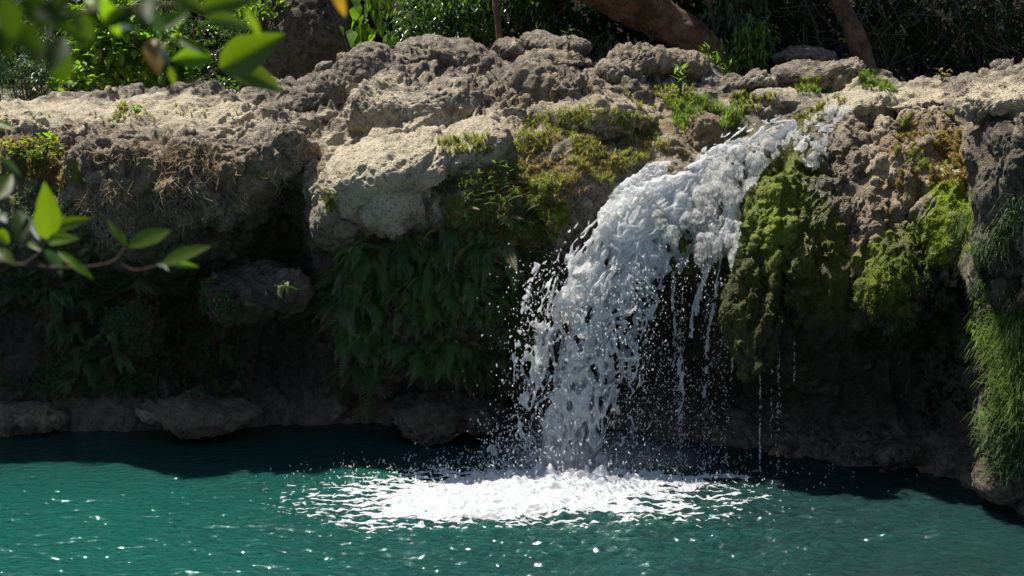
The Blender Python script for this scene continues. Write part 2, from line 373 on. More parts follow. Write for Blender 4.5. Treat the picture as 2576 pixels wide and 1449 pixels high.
# centre: the big pale bulging mass
B(985, 450, 17.75, 1.0, 1.0, .50, 'big round pale boulder bulging out of the cliff left of the waterfall', rot=.1, tilt=-.3, seed=2, sub=7, k=.8, big=.9, add={'tone': .25})
B(990, 520, 17.25, .50, .5, .40, 'grey rounded lower lobe of the big pale boulder, hanging over the ferns', tilt=.1, seed=5, k=.65, add={'tone': .05})
B(855, 530, 17.5, .30, .45, .44, 'smooth pale rock knob at the left nose of the big pale boulder', seed=6, k=.6, add={'tone': .3})
B(880, 590, 17.55, .24, .35, .22, 'small pale knob under the left nose of the big pale boulder', seed=8, k=.4, add={'tone': .1})
B(1110, 395, 18.1, .95, .8, .40, 'broad pale rock back sloping up behind the big round boulder', rot=-.2, tilt=-.3, seed=9, sub=7, k=.7, add={'tone': .3})
B(1050, 290, 19.0, .95, .7, .50, 'craggy grey rock hump above the big pale boulder, left of the dark cleft', rot=.2, tilt=-.25, seed=12, sub=7, k=1.1)
B(1330, 235, 19.6, .62, .6, .46, 'dark grey crag just right of the deep cleft', seed=14, sub=6, k=1.2, add={'tone': -.3})
B(1440, 250, 19.3, .50, .5, .34, 'brown-grey crag with dry grass on its right shoulder', seed=15, k=1.1)
B(1150, 165, 20.9, .80, .6, .30, 'knobbly grey rock on the crest under the thin brown tree stem', seed=16, k=1.0, add={'tone': -.2})
B(900, 200, 20.4, .70, .6, .42, 'dark grey ribbed rock left of the bright green vine foot', tilt=-.5, seed=17, sub=6, k=1.2, add={'tone': -.3})
B(790, 260, 19.8, .75, .7, .40, 'dark ribbed grey rock sloping down to the left face', tilt=-.5, seed=18, sub=6, k=1.3, add={'tone': -.35})
B(1030, 170, 21.0, .45, .5, .22, 'low grey rock on the skyline right of the vine', seed=19, k=1.0, add={'tone': -.2})
B(1280, 130, 21.2, .25, .4, .17, 'small pale-topped rock beside the foot of the thin brown stem', seed=21, k=.8)
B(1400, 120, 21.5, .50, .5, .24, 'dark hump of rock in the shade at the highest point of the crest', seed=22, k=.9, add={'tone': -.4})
B(1430, 160, 20.8, .45, .5, .20, 'brown-topped rock in front of the dark crest hump', seed=23, k=.9, add={'rust': .4})
B(1650, 165, 20.7, .72, .6, .33, 'large brown-grey round boulder below the leaning brown tree base', seed=24, sub=7, k=.8, add={'tone': -.05, 'rust': .3})
B(1560, 185, 20.5, .35, .4, .16, 'low flat brown rock left of the large round boulder', seed=25, k=.8)
B(1880, 210, 20.3, .36, .4, .15, 'small grey rock mound left of the long flat one behind the stream', seed=26, k=.8)
B(2050, 190, 20.6, .68, .5, .24, 'long flat grey rock behind the stream, left of the leaning trunk', tilt=-.1, seed=27, sub=6, k=.9, add={'tone': -.1})
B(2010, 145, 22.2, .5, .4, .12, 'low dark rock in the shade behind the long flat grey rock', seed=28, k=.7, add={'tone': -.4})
B(1770, 345, 19.0, .30, .3, .28, 'tan pocked rock beside the start of the cascade', seed=29, k=.8, add={'rust': .6, 'tone': .2})
B(1690, 385, 18.5, .32, .3, .18, 'low ochre rock at the left bank just above the white water', seed=30, k=.7, add={'rust': .4, 'tone': .3})
B(1480, 300, 18.9, .95, .6, .25, 'grassy tan rock shelf between cleft and cascade', seed=31, sub=6, k=.9)
B(1980, 255, 19.9, .45, .4, .16, 'pale flat rock on the far bank of the stream', seed=32, k=.7, add={'tone': .2})
# left face
B(300, 480, 17.9, .62, .6, .66, 'dark rounded buttress of the left face hung with dead rootlets', seed=41, sub=6, k=1.1, add={'tone': -.15})
B(520, 450, 18.0, .50, .5, .50, 'grey pitted buttress in the middle of the left face', seed=42, sub=6, k=1.2, add={'tone': -.25})
B(690, 400, 18.2, .50, .5, .42, 'grey pitted hanging rock above the dark hollow', seed=43, sub=6, k=1.2, add={'tone': -.3})
B(500, 225, 21.2, .42, .3, .10, 'low brown rock on the left skyline before the bushes', seed=44, k=.8, add={'tone': -.3})
B(560, 525, 18.0, .28, .3, .26, 'lowest grey knob hanging at the edge of the dark hollow', seed=45, k=.9, add={'tone': -.3})
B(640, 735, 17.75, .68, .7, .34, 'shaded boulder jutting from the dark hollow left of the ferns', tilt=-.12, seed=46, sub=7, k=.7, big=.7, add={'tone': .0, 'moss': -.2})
B(330, 830, 18.4, .40, .4, .40, 'shaded brown rock wall between the fern beds at the left', seed=47, k=.9, add={'tone': .05})
B(500, 1030, 18.05, .90, .5, .26, 'long low brown rock at the waterline below the dark hollow', tilt=.06, seed=48, sub=7, k=.7, add={'tone': .25, 'moss': -.3, 'damp_shade': -.15})
B(60, 1050, 18.3, .55, .3, .17, 'low pale rock at the waterline under the left leaves', seed=49, k=.7, add={'tone': .3, 'damp_shade': -.15})
B(1130, 1035, 17.9, .75, .35, .25, 'low dark rock at the waterline below the hanging ferns', seed=50, sub=6, k=.9, add={'tone': -.1})
# mossy masses in and right of the fall: chains of round bulges melted together
def mass(chains, label, name='mossy_rock', cat='mossy rock', add=None, vox=.026, sm=.09, k=.7, seed=0, step=.10):
    C = []; R = []
    for ch in chains:
        P = np.array([U(p[0], p[1], p[2]) for p in ch]); r = np.array([p[3] for p in ch]); L = np.linalg.norm(np.diff(P, axis=0), axis=1).sum() if len(P) > 1 else 0
        m = max(2, int(L/step)+1) if len(P) > 1 else 1
        if m > 1: C.append(spline(P, m)); R.append(np.interp(np.linspace(0, len(P)-1, m), np.arange(len(P)), r))
        else: C.append(P); R.append(r)
    C = np.concatenate(C); R = np.concatenate(R); g = np.random.default_rng(seed+5)
    R = R*g.uniform(.86, 1.14, len(R)); lo = (C-R[:, None]).min(0)-.2; hi = (C+R[:, None]).max(0)+.2; c = (lo+hi)/2
    ax = [np.arange(lo[q], hi[q], vox) for q in range(3)]; X = np.stack(np.meshgrid(*ax, indexing='ij'), -1).astype(np.float32)
    acc = np.zeros(X.shape[:3], np.float32)
    for q, r in zip(C, R):
        d = np.sqrt((((X-q.astype(np.float32))*np.float32([1, .8, 1]))**2).sum(-1))-r; acc += np.exp(np.clip(-d/sm*1.6, -30, 30))
    f = sm/1.6*np.log(acc+1e-9)
    Xs = X*np.float32([1, 1, .34]); f = f+.16*noise(Xs*2.2+seed, 301)+.15*(np.abs(noise(Xs*4.5+seed, 302))-.2)+.03*noise(X*np.float32([9, 9, 12]), 303)
    f[0] = -1; f[-1] = -1; f[:, 0] = -1; f[:, -1] = -1; f[:, :, 0] = -1; f[:, :, -1] = -1
    grid = openvdb.FloatGrid(background=1.0); grid.copyFromArray(np.ascontiguousarray(-f)); Q, F = grid.convertToQuads(0.0); V = np.asarray(Q, float)*vox+lo; F = np.asarray(F, np.int64)
    # one round of splitting for finer relief
    V, F = quadsplit(V, F); n = vnormals(V, F); V = V+n*(rough(V+seed, n, k, .0, 1.0, 1.)[:, None]); V = V + n*(.012*sstep(-.1, .6, n[:, 2])*np.abs(noise(V*np.array([7, 7, 30.]), 305)))[:, None]
    n = vnormals(V, F); at = paint(V, n)
    for kk, v in (add or {}).items(): at[kk] = at[kk]+v
    at['wet'] = np.clip(at['wet'], 0, 1)
    o = mesh(name, V-c, F, ROCK, attrs=at); o.location = Vector(c.tolist()); tag(o, label, cat); ROCKS.append(o); return o
def vnormals(V, F):
    n = np.cross(V[F[:, 2]]-V[F[:, 0]], V[F[:, 3]]-V[F[:, 1]]); N_ = np.zeros_like(V)
    for q in range(4): np.add.at(N_, F[:, q], n)
    return N_/(np.linalg.norm(N_, axis=1, keepdims=True)+1e-12)
def quadsplit(V, F):
    E = np.concatenate([F[:, [0, 1]], F[:, [1, 2]], F[:, [2, 3]], F[:, [3, 0]]]); E = np.sort(E, 1); key = E[:, 0]*len(V)+E[:, 1]; u, inv = np.unique(key, return_inverse=True)
    e = np.stack([u//len(V), u % len(V)], 1); m = (V[e[:, 0]]+V[e[:, 1]])/2; c = V[F].mean(1); nV, nE, nF = len(V), len(u), len(F); I = inv.reshape(4, nF)+nV; ci = np.arange(nF)+nV+nE
    G = np.concatenate([np.stack([F[:, q], I[q], ci, I[(q+3) % 4]], 1) for q in range(4)]); return np.concatenate([V, m, c]), G
mass([[(2085, 360, 17.9, .16), (2030, 430, 17.5, .19), (1972, 500, 17.1, .21), (1930, 580, 16.8, .21), (1908, 680, 16.6, .21), (1893, 770, 16.5, .20), (1886, 850, 16.4, .18), (1892, 910, 16.4, .12)], [(1960, 520, 17.0, .14), (1930, 640, 16.8, .16), (1900, 740, 16.55, .13)]], 'tall bright green mossy rib right of the waterfall', add={'moss': .28}, seed=1)
mass([[(2110, 400, 17.7, .22), (2070, 500, 17.3, .28), (2030, 600, 16.95, .30), (2005, 700, 16.75, .30), (1975, 790, 16.65, .26), (1955, 870, 16.6, .18)], [(2100, 560, 17.1, .2), (2080, 680, 16.85, .24), (2040, 770, 16.8, .2)]], 'wide dark mossy bulge with silvery trickles', add={'moss': -.05, 'wet': .3}, seed=2)
mass([[(2105, 500, 17.05, .11), (2140, 505, 17.0, .09)], [(2095, 550, 16.95, .11), (2140, 560, 16.9, .09)], [(2120, 600, 16.85, .10)], [(2095, 640, 16.75, .12), (2130, 650, 16.72, .08)], [(2140, 730, 16.7, .1), (2100, 700, 16.7, .09)]], 'stepped mossy cushions stacked on the dark bulge', add={'moss': .5}, seed=3, vox=.02, sm=.05)
mass([[(1905, 500, 17.5, .12), (1888, 560, 17.3, .2), (1872, 630, 17.2, .19)], [(1880, 690, 17.15, .15), (1870, 740, 17.15, .1)]], 'dark green mossy lump at the right edge of the falling water', add={'moss': .35}, seed=4)
mass([[(1735, 520, 17.5, .16), (1700, 580, 17.3, .18), (1682, 640, 17.2, .17)], [(1760, 600, 17.3, .2), (1740, 660, 17.2, .15)]], 'mossy rounded rock in the middle of the fall between two streams', add={'moss': .12, 'wet': .3}, seed=5)
mass([[(1860, 430, 18.1, .28), (1830, 500, 17.8, .3), (1800, 580, 17.6, .32), (1810, 680, 17.45, .3), (1830, 780, 17.4, .27), (1835, 880, 17.4, .2)], [(1740, 470, 17.9, .3), (1770, 560, 17.6, .28), (1760, 640, 17.5, .2)], [(1930, 420, 18.0, .22), (1890, 470, 17.75, .18)]], 'wet rock slab under the thin right veil of water', add={'wet': .5, 'moss': .1}, seed=6, vox=.032)
mass([[(2330, 590, 16.6, .2), (2280, 650, 16.35, .22), (2230, 710, 16.2, .22), (2200, 770, 16.15, .17)], [(2330, 680, 16.3, .2), (2280, 740, 16.2, .2), (2240, 800, 16.2, .14)]], 'pale and green mossy nose hanging over the dark cave', add={'moss': .12, 'tone': .15}, seed=7)
mass([[(2420, 480, 16.6, .2), (2360, 520, 16.45, .2), (2320, 580, 16.35, .18)], [(2420, 560, 16.2, .2), (2400, 640, 16.1, .2), (2380, 720, 16.1, .15)]], 'pale-topped mossy bulge above the green nose', add={'moss': .05, 'tone': .25}, seed=8)
mass([[(2260, 360, 17.8, .2), (2220, 440, 17.4, .24), (2190, 520, 17.1, .24), (2165, 620, 16.85, .2), (2150, 720, 16.7, .17), (2110, 820, 16.7, .15)], [(2230, 560, 16.9, .18), (2210, 640, 16.75, .16)]], 'dry brown crusted rock rib between the mossy mounds', name='boulder', cat='boulder', add={'moss': -.2, 'rust': .3, 'tone': .05}, k=.6, seed=9)
mass([[(2160, 330, 18.2, .2), (2130, 400, 17.8, .22), (2130, 470, 17.4, .2), (2150, 560, 17.1, .18)]], 'brown rock rib just right of the seeping dome', name='boulder', cat='boulder', add={'moss': -.15, 'rust': .3}, k=.6, seed=10)
mass([[(2330, 330, 17.7, .25), (2330, 420, 17.2, .3), (2330, 500, 16.9, .3)]], 'brown slope of crusted rock with rusty grass below the right rim', name='boulder', cat='boulder', add={'moss': -.15, 'rust': .3}, k=.6, seed=11)
B(2150, 270, 18.6, .45, .6, .22, 'pale wet dome of rock above the right seep', seed=72, sub=6, k=.35, add={'tone': .3})
B(2300, 262, 18.3, .50, .5, .14, 'low white-grey rock rim on the right bank', tilt=-.1, seed=73, k=.6, add={'tone': .4})
B(2535, 262, 15.3, .44, .6, .17, 'pale flat capstone on the right edge pillar', tilt=-.12, seed=74, sub=7, k=.9, sq=.95, add={'tone': .4}, drip=.4)
B(2530, 500, 14.9, .40, .5, .95, 'dark shaded mossy pillar at the right edge', seed=75, sub=7, k=.8, add={'moss': -.1, 'tone': -.5, 'damp_shade': .5}, name='mossy_rock', cat='mossy rock')  # tree shade on this pillar painted in by darker tone and soil colour
B(2520, 1215, 15.0, .30, .4, .22, 'shaded round rock at the waterline on the right edge', seed=76, sub=6, k=.6, add={'tone': .0})
B(2250, 1130, 16.6, .60, .3, .2, 'low dark rock at the foot of the cave', seed=77, k=.8, add={'tone': -.2})

# ------------------------------------------------------------------ pool
FOAMC = (float(U(1400, 1255, WY(1400, 1255))[0]), float(WY(1400, 1255)))
def wave(X, Y):
    P = np.stack([X, Y, 0*X], -1)
    dx, dy = X-FOAMC[0], Y-FOAMC[1]; r = np.sqrt((dx*.6)**2+dy**2)
    amp = (.35+.75*sstep(16.8, 13.6, Y))*(.6+.5*sstep(-2.5, 1.5, X))+1.25*np.exp(-(r/2.6)**2)
    Q = P*np.array([.55, 1, 1])
    h = .020*noise(Q*2.2+.5*noise(P*.8, 51)[..., None], 52)+.012*noise(Q*5.0, 53)
    h = h + .012*(.25-np.abs(noise(Q*7.5, 54)))+.009*noise(Q*14, 55)+.0045*noise(P*27, 56)
    ch = np.exp(-(r/1.7)**2)
    return amp*h*1.25 + ch*(.03*noise(P*5, 57)+.02*noise(P*12, 58))
def pool():
    xs = np.linspace(-11, 11, 980); ys = np.concatenate([np.linspace(3, 10.5, 40)[:-1], np.linspace(10.5, 20.2, 620)])
    X, Y = np.meshgrid(xs, ys, indexing='ij'); Z = wave(X, Y)*np.clip((Y-9)/2, 0, 1)
    m, nt, out = newmat('pool_water'); co = N(nt, 'ShaderNodeTexCoord').outputs['Object']
    mp = N(nt, 'ShaderNodeMapping', {'Vector': co, 'Scale': (.6, 1, 1)}).outputs[0]
    n = tnoise(nt, mp, 9, 3, .5); n2 = tnoise(nt, mp, 30, 2, .5); big = tnoise(nt, co, .35, 2, .5)
    bm = N(nt, 'ShaderNodeBump', {'Height': math_(nt, 'ADD', n, math_(nt, 'MULTIPLY', n2, .25)), 'Strength': .8, 'Distance': .04})
    sep = N(nt, 'ShaderNodeSeparateXYZ', {'Vector': co}); sx = sep.outputs[0]
    deep = math_(nt, 'ADD', ramp(nt, sx, -4.5, 3.0), math_(nt, 'MULTIPLY', math_(nt, 'SUBTRACT', big, .5), .9), True); deep = math_(nt, 'MAXIMUM', deep, math_(nt, 'MULTIPLY', ramp(nt, sep.outputs[1], 15.0, 17.8), .6))   # chalky shallows left, deeper and shade-darkened right; shadow also painted in along the cliff
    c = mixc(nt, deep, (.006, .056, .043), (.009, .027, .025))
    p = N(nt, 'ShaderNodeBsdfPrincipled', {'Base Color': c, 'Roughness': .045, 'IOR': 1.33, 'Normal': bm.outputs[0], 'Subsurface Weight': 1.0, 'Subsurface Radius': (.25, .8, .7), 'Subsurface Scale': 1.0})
    nt.links.new(p.outputs[0], out.inputs[0])
    V = np.stack([X, Y, Z], -1).reshape(-1, 3)
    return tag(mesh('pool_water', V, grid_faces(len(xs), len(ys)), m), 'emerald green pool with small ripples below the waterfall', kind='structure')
POOL = pool()
# near bank far below the camera, so the ground goes on outside the frame
# ------------------------------------------------------------------ finding places on the rock
bpy.context.view_layer.update(); DG = bpy.context.evaluated_depsgraph_get()
def hit(px, py):
    dx, dz = ray(px, py); d = Vector((float(dx), 1, float(dz))).normalized()
    ok, p, n, i, o, m = SC.ray_cast(DG, Vector((0, 0, CAMZ)), d)
    return (np.array(p), np.array(n), o.name) if ok else None
def drop(x, y, z=7.0):
    ok, p, n, i, o, m = SC.ray_cast(DG, Vector((x, y, z)), Vector((0, 0, -1)))
    return (np.array(p), np.array(n)) if ok else None
def inpoly(x, y, P):
    c = False; j = len(P)-1
    for i in range(len(P)):
        if (P[i][1] > y) != (P[j][1] > y) and x < (P[j][0]-P[i][0])*(y-P[i][1])/(P[j][1]-P[i][1])+P[i][0]: c = not c
        j = i
    return c
def sample(P, n):
    xs = [p[0] for p in P]; ys = [p[1] for p in P]; out = []
    t = 0
    while len(out) < n and t < n*20:
        t += 1; x = random.uniform(min(xs), max(xs)); y = random.uniform(min(ys), max(ys))
        if inpoly(x, y, P):
            h = hit(x, y)
            if h is not None and not h[2].startswith('pool'): out.append((h[0], h[1], x, y))
    return out

# ------------------------------------------------------------------ leaf shapes (x = along the leaf, z = its upper side)
def leaf_tpl(L=1., W=.4, segs=3, fold=.12, droop=.15, prof=None):
    t = np.linspace(0, 1, segs+1); w = (np.sin(np.pi*t**.8)**.9*W/2) if prof is None else np.interp(t, *prof)*W/2
    w[0] = .02*W; w[-1] = 0
    V = []; F = []
    for i, (a, b) in enumerate(zip(t, w)):
        z = -droop*a*a
        V += [[a*L, -b, z+fold*b*2], [a*L, 0, z], [a*L, b, z+fold*b*2]]
    for i in range(segs):
        o = 3*i; F += [[o, o+3, o+4, o+1], [o+1, o+4, o+5, o+2]]
    return np.array(V, float), np.array(F)
RH = (np.array([[0, 0, 0], [.45, -.2, .05], [1, 0, -.12], [.45, .2, .05]]), np.array([[0, 1, 2], [0, 2, 3]]))
def rh(w): return (RH[0]*np.array([1, w/.4, 1]), RH[1])
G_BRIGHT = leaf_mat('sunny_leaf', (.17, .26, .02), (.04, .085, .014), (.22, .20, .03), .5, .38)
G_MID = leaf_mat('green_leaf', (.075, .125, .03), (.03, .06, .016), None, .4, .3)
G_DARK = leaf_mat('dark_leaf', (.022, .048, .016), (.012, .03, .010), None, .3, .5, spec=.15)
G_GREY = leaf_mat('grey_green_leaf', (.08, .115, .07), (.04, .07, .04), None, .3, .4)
G_FERN = leaf_mat('fern_leaf', (.12, .19, .07), (.05, .09, .035), (.24, .17, .11), .35, .5)
G_GRASS = leaf_mat('grass_blade', (.28, .26, .10), (.14, .17, .045), (.30, .21, .12), .35, .6, spec=.2)
G_RUST = leaf_mat('dry_grass_blade', (.30, .22, .13), (.22, .14, .08), (.4, .34, .2), .35, .7, spec=.2)
G_FRESH = leaf_mat('fresh_grass_blade', (.10, .17, .035), (.15, .19, .045), None, .4, .5)
G_MOSS = leaf_mat('moss_tuft', (.32, .38, .015), (.12, .17, .012), (.22, .16, .04), .5, .8, spec=.1)
DEAD = leaf_mat('dead_rootlet', (.34, .24, .18), (.22, .15, .11), (.5, .4, .3), .1, .8, spec=.1)
BARK_BR = bark_mat('brown_bark', (.20, .125, .075), (.10, .06, .038)); BARK_GR = bark_mat('grey_bark', (.13, .11, .09), (.07, .06, .05))
TWIG = bark_mat('twig_bark', (.10, .07, .05), (.05, .035, .028), 30, .3)
EARTH = bark_mat('dark_earth', (.035, .027, .024), (.018, .014, .012), 6, .9)

def rnd_attr(k, n): return np.repeat(RNG.random(k), n)
def leaves_mesh(name, mat, tpl, pos, fwd, sc, parent=None, up=None, roll=None):
    T, F = tpl; M = frames(pos, fwd, up, sc, roll); V, FF = scatter(T, F, M)
    return mesh(name, V, FF, mat, parent, smooth=False, attrs={'rnd': rnd_attr(len(M), len(T))})

# ------------------------------------------------------------------ ground under the forest and the dark bank behind it
def forest_floor():
    xs = np.linspace(-30, 30, 240); ys = np.linspace(24.2, 60, 140); X, Y = np.meshgrid(xs, ys, indexing='ij')
    Z = 4.15 + sstep(27, 36, Y)*9 + .25*fbm(np.stack([X, Y, 0*X], -1)*.7, 3, 80) - .25*sstep(-2, -9, X)
    Z = Z - .0*Y; V = np.stack([X, Y, Z], -1).reshape(-1, 3)
    return tag(mesh('forest_floor', V, grid_faces(240, 140), EARTH), 'dark earth rising under the forest behind the cliff', kind='structure')
forest_floor()
def wood(name, n, box, mat, size, tpl, label, seed, bias=0.):
    """a mass of leaves nobody could count"""
    r = np.random.default_rng(seed); P = np.stack([r.uniform(box[0], box[1], n), r.uniform(box[2], box[3], n), r.uniform(box[4], box[5], n)], 1)
    keep = fbm(P*np.array([.9, .9, 1.1]), 2, seed) > bias; P = P[keep]; k = len(P)
    d = r.normal(size=(k, 3))*np.array([1, 1, .5]) + np.array([0, -.5, -.3])
    o = leaves_mesh(name, mat, tpl, P, d, r.uniform(.6, 1.3, k)*size); return tag(o, label, kind='stuff')
wood('far_forest', 52000, (-14, 14, 26.6, 30, 4.2, 9.5), G_DARK, .30, rh(.42), 'deep dark green forest far behind the rocks', 5, -.05)

def branchy(base, top, n, spread, r0=.02, seed=0):
    r = np.random.default_rng(seed); parts = []
    base = np.array(base, float); top = np.array(top, float)
    for i in range(n):
        e = top + r.normal(size=3)*spread; m = (base+e)/2 + r.normal(size=3)*spread*.3
        m[2] += .15*np.linalg.norm(e-base); parts.append(tube(spline([base, m, e], 7), np.linspace(r0, r0*.3, 7), 5))
    return merge(parts)
def shrub(px, py, Y, rx, ry, rz, n, size, mat, tpl, label, name='shrub', cat='shrub', droop=.3, clump=10, seed=0, stems=6, group=None, mat2=None, base=None):
    """leaves in sprays on twigs"""
    r = np.random.default_rng(seed+100); c = U(px, py, Y)
    root = tag(empty(name, (c[0], c[1], c[2]-rz)), label, cat, group)
    k = max(1, n//clump); D = r.normal(size=(k, 3)); D /= np.linalg.norm(D, axis=1, keepdims=True)
    C = D*(r.uniform(.15, 1, k)**.5)[:, None]*np.array([rx, ry, rz])
    C = C*(1+.35*noise(D*1.6+seed, 7))[:, None]
    P = []; Fw = []
    for i in range(k):
        ax = C[i]*np.array([1, 1, .6]); ax = ax/(np.linalg.norm(ax)+1e-6) + r.normal(size=3)*.45; ax[2] -= droop; ax /= np.linalg.norm(ax)
        for j in range(clump):
            P.append(C[i] + ax*(j/clump-.5)*size*2.6 + r.normal(size=3)*size*.12)
            f = ax*.75 + r.normal(size=3)*.75; f[2] -= droop*.5; Fw.append(f)
    P = np.array(P) + np.array([0, 0, rz]); Fw = np.array(Fw)
    leaves_mesh('foliage', mat, tpl, P, Fw, r.uniform(.6, 1.25, len(P))*size, root)
    V, F = branchy((0, 0, -.35), (0, 0, rz), stems, np.array([rx, ry, rz])*.55, .012+.008*rz, seed); mesh('stem', V, F, TWIG, root)
    return root
LN = leaf_tpl(1, .22, 3, .15, .25); LW = leaf_tpl(1, .55, 3, .15, .2); LH = leaf_tpl(1, .85, 4, .1, .25, (np.array([0, .12, .3, .6, 1]), np.array([.2, .9, 1, .62, 0])))
shrub(300, 110, 23.2, .85, .5, .85, 1100, .20, G_BRIGHT, LW, 'bright sunlit bush with broad yellow-green leaves behind the left leaf spray', seed=1)
shrub(430, 150, 23.0, .55, .45, .65, 700, .18, G_BRIGHT, LW, 'bright broad-leaved bush left of centre behind the low brown skyline rock', seed=2)
shrub(210, 205, 22.6, .5, .3, .25, 350, .15, G_BRIGHT, LW, 'low bright bush at the back edge of the left rock slab', seed=3)
shrub(60, 150, 23.4, .75, .5, .75, 1500, .14, G_GREY, LN, 'grey-green narrow-leaved bush at the left edge', seed=4)
shrub(110, 210, 22.8, .5, .3, .4, 700, .13, G_GREY, LN, 'lower grey-green narrow-leaved plant over the left rock slab', seed=5)
shrub(600, 110, 23.6, .75, .5, .85, 2200, .075, G_MID, rh(.5), 'dark glossy small-leaved bush right of the bright bushes', seed=6)
shrub(650, 20, 23.2, .55, .35, .3, 350, .13, G_BRIGHT, LW, 'spray of bright leaves in front of the dark bank at the top left', seed=7)
shrub(560, 215, 22.3, .35, .3, .15, 180, .10, G_MID, LW, 'low green plant behind the low brown skyline rock', seed=8)
shrub(420, 20, 24.5, 1.6, .5, .7, 2200, .10, G_MID, rh(.45), 'mid green bush high behind the bright bushes at the left', seed=9)
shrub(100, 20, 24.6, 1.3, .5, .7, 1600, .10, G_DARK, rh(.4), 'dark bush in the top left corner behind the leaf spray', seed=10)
shrub(1120, 60, 23.2, .75, .5, .75, 2200, .16, G_MID, LN, 'dark green bush with hanging narrow leaves right of the bright vine', seed=11, droop=.7)
shrub(1020, 110, 22.8, .45, .4, .5, 900, .11, G_MID, LN, 'narrow-leaved green bush just right of the bright vine', seed=12, droop=.7)
shrub(1340, 30, 23.8, .85, .5, .65, 1500, .16, G_MID, LN, 'dark leafy bush between the thin brown stem and the leaning brown tree base', seed=13, droop=.6)
shrub(1500, 120, 22.3, .4, .4, .28, 420, .11, G_GREY, LN, 'greyish leafy plant below the leaning brown tree base', seed=14)
shrub(1640, 0, 22.3, .35, .3, .28, 350, .11, G_MID, LN, 'leafy tuft hanging over the leaning brown tree base', seed=15, droop=.8)
shrub(1840, 60, 22.8, .55, .45, .7, 1500, .17, G_GREY, LN, 'tall light bamboo-like bush right of the leaning brown tree base', seed=16, droop=.7)
shrub(1890, 110, 22.2, .38, .3, .42, 600, .16, G_FRESH, LN, 'bright narrow-leaved bush at the foot of the bamboo-like thicket', seed=17, droop=.4)
shrub(1820, 165, 21.4, .34, .25, .26, 260, .15, G_FRESH, LN, 'fresh green rosette plants beside the large round boulder', seed=18, droop=-.4)
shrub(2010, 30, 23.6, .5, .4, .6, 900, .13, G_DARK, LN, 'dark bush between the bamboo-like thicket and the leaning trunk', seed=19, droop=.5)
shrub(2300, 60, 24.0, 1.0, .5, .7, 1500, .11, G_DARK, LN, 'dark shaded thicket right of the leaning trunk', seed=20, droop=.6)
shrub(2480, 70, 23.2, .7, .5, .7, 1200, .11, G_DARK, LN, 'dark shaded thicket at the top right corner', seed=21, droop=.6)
shrub(2230, 110, 22.8, .28, .25, .3, 200, .10, G_MID, LN, 'small green plant right beside the leaning trunk', seed=22)
shrub(920, 190, 21.6, .35, .3, .22, 260, .11, G_MID, LW, 'blue-green low plant at the foot of the bright vine', seed=23)

# bright vine on its poles
def vine():
    root = tag(empty('vine', U(925, 180, 21.6)), 'bright yellow-green vine with heart-shaped leaves hanging down in the sun', 'vine')
    c = U(925, 180, 21.6); r = np.random.default_rng(9); P = []; Fw = []
    path = spline([U(*p)-c for p in ((900, 195, 21.7), (905, 120, 21.6), (915, 60, 21.6), (935, 0, 21.6), (940, -60, 21.7))], 30)
    path2 = spline([U(*p)-c for p in ((945, -60, 21.5), (950, 20, 21.5), (940, 90, 21.5), (955, 140, 21.5), (930, 175, 21.5))], 30)
    for pp in (path, path2):
        for i in range(62):
            q = pp[r.integers(0, 30)] + r.normal(size=3)*np.array([.15, .10, .06]); P.append(q); Fw.append([r.normal()*.5, -.3+r.normal()*.3, -1])
    T, F = LH; k = len(P); M = frames(np.array(P), np.array(Fw), None, r.uniform(.15, .27, k))
    for i in range(k):
        V, FF = scatter(T, F, M[i:i+1]); mesh('leaf', V, FF, G_BRIGHT, root, smooth=True, attrs={'rnd': np.full(len(V), r.random()*.6)})
    V, F = merge([tube(path, .012, 5), tube(path2, .008, 5)]); mesh('stem', V, F, TWIG, root)
vine()
def stem_tree(pts, r0, r1, label, mat, name='tree', crown=None, n=12, cat='tree', wob=.25):
    b = U(*pts[0]); root = tag(empty(name, b), label, cat)
    P = spline([U(*p)-b for p in pts], 40 if n < 15 else 160); V, F = tube(P, np.linspace(r0, r1, len(P)), n if n < 15 else 90, wob, int(pts[0][0]))
    if n >= 15:
        ax = np.repeat(P, 90, 0); d = V-ax; d /= np.linalg.norm(d, axis=1, keepdims=True); V = V + d*(.09*billow(V*np.array([1.1, 1.6, 1.6]), 2, 61)+.05*billow(V*np.array([2.5, 4, 5]), 3, 63)-.05*sstep(.2, .5, noise(V*3, 64)))[:, None]
    mesh('trunk', V, F, mat, root)
    if crown:
        (cx, cy, cz), (rx, ry, rz), k, sz = crown; r = np.random.default_rng(int(pts[0][0])); c = np.array([cx, cy, cz])-b
        q = k//14; D = r.normal(size=(q, 3)); D /= np.linalg.norm(D, axis=1, keepdims=True); C = D*(r.uniform(.1, 1, q)**.45)[:, None]*np.array([rx, ry, rz])*(1+.4*noise(D*1.5, 5))[:, None] + c
        Pp = np.repeat(C, 14, 0) + r.normal(size=(q*14, 3))*sz*1.3; Fw = r.normal(size=(q*14, 3))*np.array([1, 1, .6])
        leaves_mesh('crown', G_DARK, rh(.45), Pp, Fw, r.uniform(.7, 1.3, q*14)*sz, root)
        top = P[-1]; parts = []
        for i in range(7):
            e = C[r.integers(0, q)]; m = (top+e)/2+r.normal(size=3)*.3; parts.append(tube(spline([top*.98, m, e], 10), np.linspace(r1*.9, r1*.2, 10), 6))
        V, F = merge(parts); mesh('branch', V, F, mat, root)
    return root
